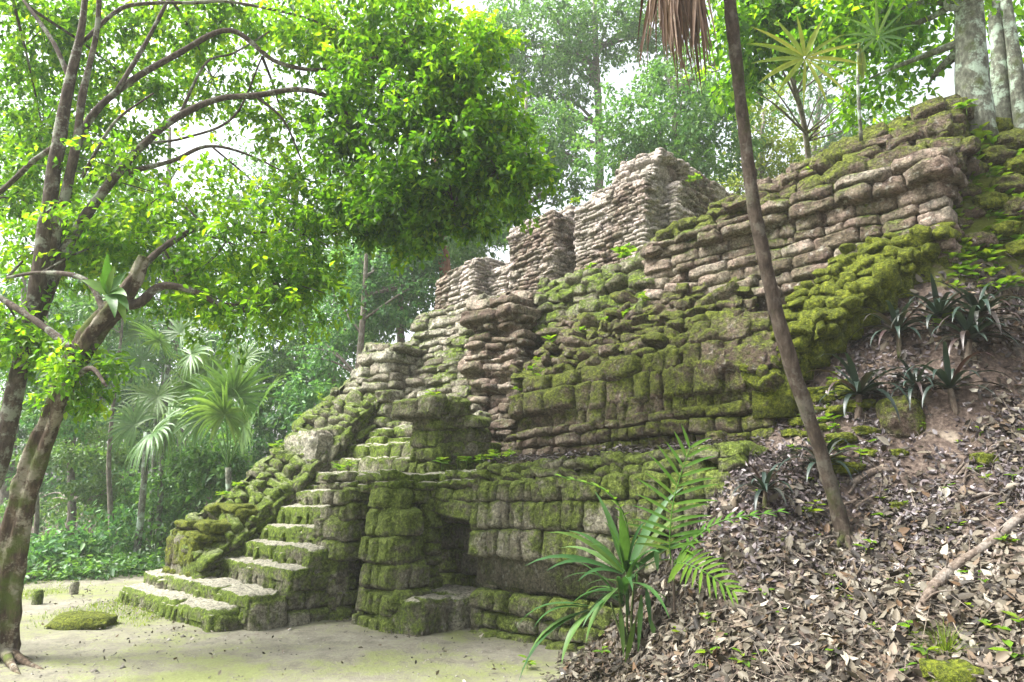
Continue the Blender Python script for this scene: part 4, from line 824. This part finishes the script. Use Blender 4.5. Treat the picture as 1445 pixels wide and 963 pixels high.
# ------------------------------------------------------------------ dark strap-leaved rosettes
def rosette(label, p, size, nl, tilt=V(0, 0, 0), group='dark strap-leaved plants on the slope'):
    T = empty('rosette_plant', p, label, 'plant', group)
    hb = p+UP*.2*size+tilt*.1
    mb = MB(); tube(mb, [p-UP*.06, hb], [.03*size, .022*size], seg=7, k=4, rough=.3); mb.build('stem', B_slim, T)
    a = np.arange(nl)*2.4+RS.rand()*6; el = np.linspace(.0, 1.15, nl)
    d = np.column_stack([np.cos(a)*np.cos(el), np.sin(a)*np.cos(el), np.sin(el)])+tilt*.4
    mb = MB(); straps(mb, np.repeat(hb[None], nl, 0), d, np.tile(UP, (nl, 1))+d*.05, size*RS.uniform(.35, .6, nl), .024*size, RS.uniform(.7, 1.9, nl), seg=7, fold=.3, blunt=.5)
    mb.build('leaf_rosette', L_ros, T)
for px, py, sz, lab in [(1270, 500, 1.0, 'dark rosette plant below the right end of the moss mounds'), (1325, 480, 1.1, 'dark rosette plant with bright green leaves behind it'), (1385, 480, 1.15, 'dark rosette plant at the upper right beside a pale stick'), (1362, 512, 1.1, 'broad drooping dark rosette plant just under two others'), (1210, 595, 1.2, 'dark rosette plant left of the mossy boulder'), (1290, 572, .8, 'small dark rosette plant in front of the mossy boulder'), (1350, 582, 1.1, 'dark rosette plant to the right of the mossy boulder'), (1160, 690, .95, 'dark rosette plant leaning on the slim trunk'), (1078, 720, .75, 'dark rosette plant nearest the bright feathery fronds')]:
    rosette(lab, gpt(px, py), sz*RS.uniform(.95, 1.15), RS.randint(20, 32), tilt=V(RS.normal()*.35, RS.normal()*.35-.2, 0))

# ------------------------------------------------------------------ boulders, posts, wood
def boulder(name, label, c, rad, mat, cat='rock', seed=0, flat=None, group=None):
    n1, n2 = 26, 36; th = np.linspace(0, math.pi, n1); ph = np.linspace(0, 2*math.pi, n2, endpoint=False)
    T_, Ph = np.meshgrid(th, ph, indexing='ij'); d = np.stack([np.sin(T_)*np.cos(Ph), np.sin(T_)*np.sin(Ph), np.cos(T_)], -1)
    e = .62; d = np.sign(d)*np.abs(d)**e; p = d*np.asarray(rad); p = p*(1+.34*fbm(d*1.5+seed, 3, seed))[..., None]+np.asarray(c)
    p = p+.03*min(1., 4*max(rad))*np.stack([fbm(p*9+k*5, 3, seed+k) for k in range(3)], -1)
    i = np.arange(n1-1)[:, None]*n2; j = np.arange(n2)[None]; j2 = (j+1) % n2
    mb = MB(); mb.add(p.reshape(-1, 3), np.stack([i+j, i+n2+j, i+n2+j2, i+j2], -1).reshape(-1, 4), .4)
    return tag(mb.build(name, mat, origin=c), label, cat, group)
c = gz(onz(118, 882, 0)); boulder('flat_rock', 'flat moss-topped stone lying on the pale path', c+UP*.03, (.36, .28, .1), M_mound, seed=4)
c = gpt(1275, 600); boulder('mossy_boulder', 'squarish mossy boulder half buried among dark rosette plants', c+UP*.06, (.19, .15, .2), M_mid, seed=9)
for px, py, r, lab in [(1268, 640, .07, 'small moss clump below the mossy boulder'), (1268, 715, .07, 'round moss clump right of the slim trunk base'), (1296, 718, .045, 'tiny moss clump beside the round one'), (1390, 650, .11, 'brownish moss clump near the right frame edge'), (1345, 955, .14, 'moss cushion at the bottom under the grass tuft'), (1232, 640, .06, 'dull moss clump left of the small bright one')]:
    boulder('moss_clump', lab, gpt(px, py), (r, r, r*.6), M_mound, 'moss', seed=px, group='moss clumps on the slope')
for px, lab in [(52, 'left stubby marker post beside the far path'), (104, 'right stubby marker post beside the far path')]:
    c = gz(onz(px, 852 if px < 80 else 838, 0)); mb = MB(); tube(mb, [c-UP*.1, c+UP*.12, c+UP*.2], [.07, .07, .055], seg=10, k=4, rough=.2)
    tag(mb.build('marker_post', M_pale, origin=c), lab, 'post', 'marker posts by the path')
def log(name, label, pl, lift=.03, mat=B_dead, cat='branch', group=None, twigs=0, wig=0.):
    P_ = [gpt(x, y)+UP*lift for x, y, r in pl]; tl = np.linalg.norm(P_[0]-CAM)/np.linalg.norm(ray(*pl[0][:2]))
    R_ = [r*np.linalg.norm(p-CAM)/1.05/F for p, (x, y, r) in zip(P_, pl)]
    mb = MB(); tube(mb, P_, R_, seg=9, k=7, rough=.3, freq=12)
    for _ in range(twigs):
        i = RS.randint(len(P_)-1); a = P_[i]+(P_[i+1]-P_[i])*RS.rand(); e = a+RS.normal(size=3)*.12+UP*.06; tube(mb, [a, .5*(a+e)+RS.normal(size=3)*.02, e], [.01, .007, .003], seg=6, k=4)
    return tag(mb.build(name, mat, origin=P_[0]), label, cat, group)
log('fallen_branch', 'long grey fallen branch slanting across the leaf litter', [(1450, 732, 5.5), (1400, 775, 6), (1350, 810, 6.5), (1320, 838, 6.5), (1305, 862, 5), (1285, 882, 3)], .05, twigs=7)
log('fallen_branch', 'dark thin branch lying below the slim trunk', [(1140, 845, 4), (1185, 862, 4.5), (1225, 893, 4), (1250, 910, 2.5)], .03, twigs=3)
log('fallen_branch', 'pale crooked branch to the upper right of the slim trunk', [(1285, 755, 2.5), (1320, 742, 3), (1345, 733, 3.5), (1352, 740, 3)], .03, twigs=2)
log('fallen_branch', 'short stick above the dark rosettes at the right edge', [(1445, 448, 5), (1420, 455, 5.5), (1400, 458, 4)], .04)
log('fallen_branch', 'mossy thin pole lying right beside the slim trunk base', [(1205, 688, 5), (1230, 672, 5), (1262, 668, 4)], .03, twigs=2)
log('dead_stump', 'pale rotten stick standing among the upper rosettes', [(1403, 490, 6), (1404, 470, 7), (1406, 440, 5)], .05, cat='stick')
for q in range(70):
    x, y = RS.uniform(1010, 1440), RS.uniform(640, 955)
    if y < 640+(1200-x)*.6: continue
    a = RS.uniform(-1.2, .9); L = RS.uniform(22, 75); e = (x+L*math.cos(a), y+L*math.sin(a)); md = (.5*(x+e[0])+RS.normal()*6, .5*(y+e[1])+RS.normal()*6)
    if e[0] > 1470 or e[1] > 980: continue
    log('fallen_twig', 'thin dry twig lying on the leaf litter', [(x, y, 1.8), (*md, 2.1), (*e, 1.1)], .045, cat='twig', group='dry twigs scattered on the leaf litter')

# ------------------------------------------------------------------ leaf litter, seedlings, grass
def scatter(n, box, keep):
    P_ = RS.uniform(0, 1, (n, 2))*np.array([box[1]-box[0], box[3]-box[2]])+np.array([box[0], box[2]])
    z = hgt(P_[:, 0], P_[:, 1]); k = keep(P_[:, 0], P_[:, 1], z); return np.column_stack([P_, z])[k]
def inruin(x, y):
    q = np.column_stack([x, y])-P0[:2]; s = q@RV[:2]; n = q@NV[:2]; return (n > -.05) & (s < 3.3), s, n
def hillkeep(x, y, z):
    ir, s, n = inruin(x, y); zz = hgt(x, y, False)
    ft = np.clip(1-np.abs(x-1.6-.3*(y-5))/2.2, 0, 1)*np.clip((x+.4)/1., 0, 1)*(y < 7.6)
    pr = np.clip(zz*7+ft*1.6-.05, 0, 1)*(~ir)*(zz < 4.4+3*(x > 5.9))
    pr = pr*np.clip((4.1-zz+4*np.clip(x-5.9, 0, 1))*1.5, 0, 1)*np.clip(.5+2.2*(fbm(np.column_stack([x, y, 0*x])*1.6, 3, 4)+.22), .05, 1)
    return RS.rand(len(x)) < pr
def litter(name, n, box, keep, Lr, mat):
    p = scatter(n, box, keep); N_ = len(p); e = .05
    gx = (hgt(p[:, 0]+e, p[:, 1], False)-hgt(p[:, 0]-e, p[:, 1], False))/(2*e); gy = (hgt(p[:, 0], p[:, 1]+e, False)-hgt(p[:, 0], p[:, 1]-e, False))/(2*e)
    nm = nrm(np.column_stack([-gx, -gy, np.ones(N_)])); up = nrm(nm+RS.normal(size=(N_, 3))*.5)
    d = RS.normal(size=(N_, 3)); d = nrm(d-up*(d*up).sum(1)[:, None])
    mb = MB(); leaves(mb, p+nm*RS.uniform(.004, .05, N_)[:, None]-d*.03, d, up, RS.uniform(*Lr, N_), wr=.25, fold=RS.uniform(.1, .7, N_)[:, None]*RS.choice([-1, 1], N_)[:, None], bend=RS.uniform(-.2, .3, N_)[:, None], r=RS.rand(N_)**1.15)
    return kind(mb.build(name, mat), 'stuff')
litter('leaf_litter', 92000, (-.6, 8.8, 2.8, 8.4), lambda x, y, z: hillkeep(x, y, z) & ((RS.rand(len(x)) < .9-.8*np.clip((z-1.1)*1.3, 0, 1)*(x < 4.2))), (.025, .12), L_litter)
litter('damp_leaf_litter', 30000, (1., 5.4, 5.2, 7.8), lambda x, y, z: hillkeep(x, y, z) & (z > .8) & (RS.rand(len(x)) < np.clip((z-.8)*1.3, 0, .9)), (.03, .075), L_litterp)
def rubkeep(x, y, z):
    ir, s, n = inruin(x, y); d = np.abs(z) < .08
    return d & (RS.rand(len(x)) < .05+.3*np.exp(-((n+.75)/.22)**2)*(s < -.1)*(s > -3)+.2*np.exp(-((n+2.5)/.25)**2)*(s < -2))
litter('path_leaf_litter', 16000, (-8, 1, 5.2, 12), rubkeep, (.015, .06), L_litter)
litter('large_leaf_litter', 900, (-.6, 6.6, 2.8, 7.4), hillkeep, (.09, .15), L_litter)
p = scatter(9000, (-.6, 6.4, 2.8, 7.4), hillkeep); n = len(p); dd = RS.normal(size=(n, 3)); e = .05
gx = (hgt(p[:, 0]+e, p[:, 1], False)-hgt(p[:, 0]-e, p[:, 1], False))/(2*e); gy = (hgt(p[:, 0], p[:, 1]+e, False)-hgt(p[:, 0], p[:, 1]-e, False))/(2*e)
nm = nrm(np.column_stack([-gx, -gy, np.ones(n)])); dd = nrm(dd-nm*((dd*nm).sum(1)-.06)[:, None])
mb = MB(); straps(mb, p+nm*RS.uniform(.02, .05, n)[:, None], dd, nm, RS.uniform(.06, .32, n), RS.uniform(.0015, .004, n), 0., seg=2, fold=.8, blunt=.8); kind(mb.build('twig_litter', L_twig), 'stuff')
p = scatter(5200, (-8, 1.2, 5.0, 12.5), lambda x, y, z: (np.abs(z) < .1) & ~(inruin(x, y)[0]) & (RS.rand(len(x)) < np.clip(.35+1.2*fbm(np.column_stack([x, y, 0*x])*1.3, 2, 9), .03, 1))); n = len(p)
oc = np.array([(1, 0, 0), (0, 1, 0), (-1, 0, 0), (0, -1, 0), (0, 0, .7), (0, 0, -.7)])
r_ = RS.uniform(.005, .016, n)*(1+2*(RS.rand(n) < .03)); v = p[:, None]+oc[None]*RS.uniform(.6, 1.3, (n, 6, 1))*r_[:, None, None]
f = np.array([(0, 1, 4, 4), (1, 2, 4, 4), (2, 3, 4, 4), (3, 0, 4, 4), (1, 0, 5, 5), (2, 1, 5, 5), (3, 2, 5, 5), (0, 3, 5, 5)])
mb = MB(); mb.add(v.reshape(-1, 3), (np.arange(n)[:, None, None]*6+f[None]).reshape(-1, 4), np.repeat(RS.rand(n), 6)); kind(mb.build('path_pebbles', L_peb), 'stuff')
# dead leaves caught on the ledges of the ruin
mb = MB(); n = 1500; s_ = RS.uniform(0, 3.5, n); n_ = RS.uniform(.05, .85, n); p = np.array([W(a, b, 1.99+.03*a+RS.rand()*.05) for a, b in zip(s_, n_)])
up = nrm(UP+RS.normal(size=(n, 3))*.5); leaves(mb, p, RS.normal(size=(n, 3))*V(1, 1, .2), up, RS.uniform(.03, .08, n), r=RS.rand(n)); kind(mb.build('ledge_leaf_litter', L_litterp), 'stuff')
def herb(name, p, k, L, label, group, mat=L_seed, wr=.24, stem=.06, cat='plant'):
    a = np.arange(k)*2.4+RS.rand()*6; d = np.column_stack([np.cos(a), np.sin(a), RS.uniform(.1, .7, k)]); mb = MB()
    h = stem*RS.uniform(.6, 1.3); tube(mb, [p-UP*.03, p+UP*h*.5+RS.normal(size=3)*.006, p+UP*h], [.004, .003, .002], seg=5, k=3)
    leaves(mb, np.repeat((p+UP*h)[None], k, 0)-UP*RS.uniform(0, h*.6, k)[:, None], d, np.tile(UP, (k, 1)), L*RS.uniform(.7, 1.2, k), wr=wr, bend=.25)
    return tag(mb.build(name, mat, origin=p), label, cat, group)
for q in range(70):
    x, y = RS.uniform(980, 1440), RS.uniform(560, 955)
    if y < 600+(1180-x)*.75 or (x > 1200 and y < 600): continue
    herb('seedling', gpt(x, y), RS.randint(3, 7), RS.uniform(.045, .09), 'small bright green seedling sprouting through the leaf litter', 'seedlings on the leaf litter')
for x, y in [(1310, 935), (1285, 905), (1420, 770), (1440, 890), (1230, 780), (1400, 900), (1120, 640), (1150, 720), (1105, 770), (1000, 890), (965, 900), (1000, 930), (1050, 945), (850, 935), (745, 945), (1430, 940)]:
    herb('seedling', gpt(x, y), 5, .1, 'small bright green seedling sprouting through the leaf litter', 'seedlings on the leaf litter', stem=.1)
for x, y, L, k, lab in [(1330, 470, .16, 9, 'bright green broad seedling among the upper rosettes'), (1140, 735, .13, 5, 'light green seedling just left of the slim trunk base'), (1215, 655, .12, 5, 'bright seedling below the rosette left of the boulder')]:
    herb('leafy_seedling', gpt(x, y), k, L, lab, None, stem=.14)
G2 = 'bright plants rooted in the ruin ledges'
LED = [(s, n, z) for s, n, z in [(-.75, .35, 1.95), (-.6, .6, 1.98), (-.45, .3, 1.96), (-.3, .7, 2.0), (-.9, .2, 1.93), (-.2, .45, 1.98), (.1, .3, 2.), (-2.3, -.4, 1.9), (-2.6, -.3, 1.88), (.2, 1.6, 3.75), (.5, 1.7, 3.85), (.8, 1.75, 3.95), (.35, 1.5, 3.6), (1.1, 1.8, 4.05), (.0, 1.4, 3.45), (-.2, 1.2, 3.2), (-.1, 1.25, 3.3), (1.4, 1.9, 4.2), (-.35, 1.3, 2.75), (-.3, 1.2, 3.0), (-1.6, .6, 2.98), (-2.3, 1.1, 2.7), (-4.9, -.9, 1.65), (-4.7, -.3, 2.3), (-4.9, .3, 2.85), (-5.0, .7, 3.25), (-4.6, -1.2, 1.5), (1.9, 2.4, 5.25), (1.2, 2.6, 5.25), (.8, 2.5, 5.2), (2.3, 2.3, 5.3), (.4, 2.9, 5.4), (2.6, 2.4, 5.4), (3.2, 2.6, 5.6), (3.8, 2.9, 5.8), (4.3, 3, 5.9), (4.6, 3, 5.95), (4.8, 2.9, 5.95), (1.6, 2.2, 5.12), (.6, 4.6, 7.05), (-.9, 3.5, 6.9), (.9, 4.4, 7.05), (4.4, 2.8, 5.8), (4.1, 3.0, 5.85), (4.95, 3, 6.), (3.4, 2.8, 5.7)]]
LED += [(RS.uniform(2.4, 5.2), RS.uniform(2.35, 3.1), 0) for _ in range(36)]+[(RS.uniform(-.6, 2.), RS.uniform(2.3, 3.3), 0) for _ in range(12)]
LED = [(s, n, z or (5.0+.13*max(s, 0)+.22*(n-2.0))) for s, n, z in LED]
for s, n, z in LED:
    for _ in range(2):
        herb('ledge_plant', W(s+RS.normal()*.12, n+RS.normal()*.08, z), RS.randint(7, 13), RS.uniform(.07, .13), 'small bright green plant rooted in a ledge of the ruin', G2, stem=RS.uniform(.08, .16))
# herbs on the mossy corner at the far right
for q, (x, y, r) in enumerate([(1400, 185, .13), (1428, 205, .16), (1405, 225, .12), (1440, 240, .15), (1375, 245, .1), (1420, 265, .13), (1395, 290, .12), (1442, 300, .14), (1370, 305, .1), (1415, 330, .12), (1380, 345, .12), (1360, 275, .1), (1440, 355, .11), (1350, 320, .1)]):
    boulder('bank_stone', 'mossy stone bedded in the steep bank at the right frame edge', gpt(x, y)+V(0, -.02, .02), (r*1.3, r, r*.75), M_mid if q % 3 else M_mound, 'rock', seed=q*3+1, group='stones in the steep bank')
for q in range(75):
    x, y = RS.uniform(1035, 1230), RS.uniform(540, 700)
    if y > 560+.55*(x-1000): continue
    r = RS.uniform(.04, .11); boulder('moss_patch', 'low moss cushion between the leaves near the slim trunk', gpt(x, y), (r*1.3, r*1.2, r*.55), M_mound, 'moss', seed=q+60, group='moss cushions near the slim trunk')
for q in range(110):
    x, y = RS.uniform(1340, 1450), RS.uniform(195, 420)
    herb('hillside_herb', gpt(x, y), RS.randint(6, 10), RS.uniform(.09, .15), 'bright green herb on the steep bank below the lichened trunks', 'herbs on the steep bank', stem=.14)
for q in range(60):
    x, y = RS.uniform(1060, 1190), RS.uniform(500, 640)
    if y > 560+.6*(x-1060) or y < 480+(1130-x)*1.2: continue
    herb('slope_herb', gpt(x, y), 7, RS.uniform(.05, .09), 'small fern-like herb beside the moss mounds and slim trunk', 'small herbs beside the moss mounds', stem=.06)
p = gpt(1335, 925); n = 170; a = RS.rand(n)*6.28; el = RS.uniform(.5, 1.5, n); mb = MB()
straps(mb, p+np.column_stack([np.cos(a), np.sin(a), 0*a])*(.05*RS.rand(n)[:, None]), np.column_stack([np.cos(a)*np.cos(el), np.sin(a)*np.cos(el), np.sin(el)]), np.tile(UP, (n, 1))+.01, RS.uniform(.1, .24, n), .0028, RS.uniform(.3, 1.2, n), seg=5)
tag(mb.build('grass_tuft', L_moss, origin=p), 'bright green grass tuft near the bottom right corner', 'grass')
# thin grass on the left bank
def gk(x, y, z):
    ir, s, n = inruin(x, y); return (RS.rand(len(x)) < np.clip(vnoise(np.column_stack([x, y, 0*x])*.9, 8)*1.6+.25, 0, 1)*np.exp(-((y-10.6+.35*(x+6))/1.)**2))
p = scatter(26000, (-9.5, -4.6, 8.8, 13.5), gk); n = len(p); a = RS.rand(n)*6.28
mb = MB(); straps(mb, p-UP*.01, np.column_stack([np.cos(a)*.6, np.sin(a)*.6, np.ones(n)]), np.tile(V(.1, .2, 1), (n, 1))+RS.normal(size=(n, 3))*.2, RS.uniform(.03, .08, n), .004, .6, seg=3)
kind(mb.build('bank_grass', L_moss), 'stuff')

# ------------------------------------------------------------------ air, light, camera
me = bpy.data.meshes.new('haze'); x0, x1, y0, y1, z0, z1 = -45, 45, -10, 60, -2.2, 30
me.from_pydata([(x, y, z) for z in (z0, z1) for y in (y0, y1) for x in (x0, x1)], [], [(0, 2, 3, 1), (4, 5, 7, 6), (0, 1, 5, 4), (1, 3, 7, 5), (3, 2, 6, 7), (2, 0, 4, 6)])
hz = bpy.data.objects.new('haze', me); COL.objects.link(hz); kind(hz, 'stuff')
m, t, out = newmat('haze'); N = NT(t); pv = N.n('ShaderNodeVolumePrincipled'); pv.inputs['Color'].default_value = (.93, .97, .95, 1); pv.inputs['Density'].default_value = .0014; pv.inputs['Anisotropy'].default_value = .25
N.l(pv.outputs[0], out.inputs['Volume']); me.materials.append(m)

w = bpy.data.worlds.new('World'); SC.world = w; w.use_nodes = True; nt = w.node_tree; nt.nodes.clear(); N = NT(nt)
SUND = nrm(V(-.62, -.1, .9)); EL = math.asin(SUND[2]); AZ = math.atan2(SUND[0], SUND[1])
sky = N.n('ShaderNodeTexSky', sky_type='NISHITA', sun_disc=False); sky.sun_elevation = EL; sky.sun_rotation = AZ; sky.air_density = 1.; sky.dust_density = 6.; sky.ozone_density = .6
hs = N.n('ShaderNodeHueSaturation'); hs.inputs['Saturation'].default_value = .3; N.l(sky.outputs[0], hs.inputs['Color'])
bg = N.n('ShaderNodeBackground'); bg.inputs[1].default_value = .14; N.l(hs.outputs[0], bg.inputs[0]); wo = N.n('ShaderNodeOutputWorld'); N.l(bg.outputs[0], wo.inputs[0])
ld = bpy.data.lights.new('sun', 'SUN'); ld.energy = 3.4; ld.angle = math.radians(26); ld.color = (1, .975, .925)
lo = bpy.data.objects.new('sun', ld); COL.objects.link(lo)
from mathutils import Vector
lo.rotation_euler = Vector(tuple(SUND)).to_track_quat('Z', 'Y').to_euler(); lo.location = (0, 0, 20)
cd = bpy.data.cameras.new('camera'); co = bpy.data.objects.new('camera', cd); COL.objects.link(co); co.location = tuple(CAM)
co.rotation_euler = (math.pi/2+PITCH, 0, 0); cd.sensor_width = 36; cd.lens = 36*F/1445; cd.clip_end = 2000; cd.clip_start = .05
SC.camera = co
SC.view_settings.view_transform = 'Standard'; SC.view_settings.look = 'None'; SC.view_settings.exposure = 2.0; SC.view_settings.gamma = 1
SC.render.engine = 'CYCLES'; cy = SC.cycles
cy.use_denoising = True
try: cy.denoiser = 'OPENIMAGEDENOISE'
except Exception: pass
cy.max_bounces = 6; cy.diffuse_bounces = 3; cy.glossy_bounces = 2; cy.transmission_bounces = 4; cy.transparent_max_bounces = 8; cy.volume_bounces = 1
cy.use_adaptive_sampling = False
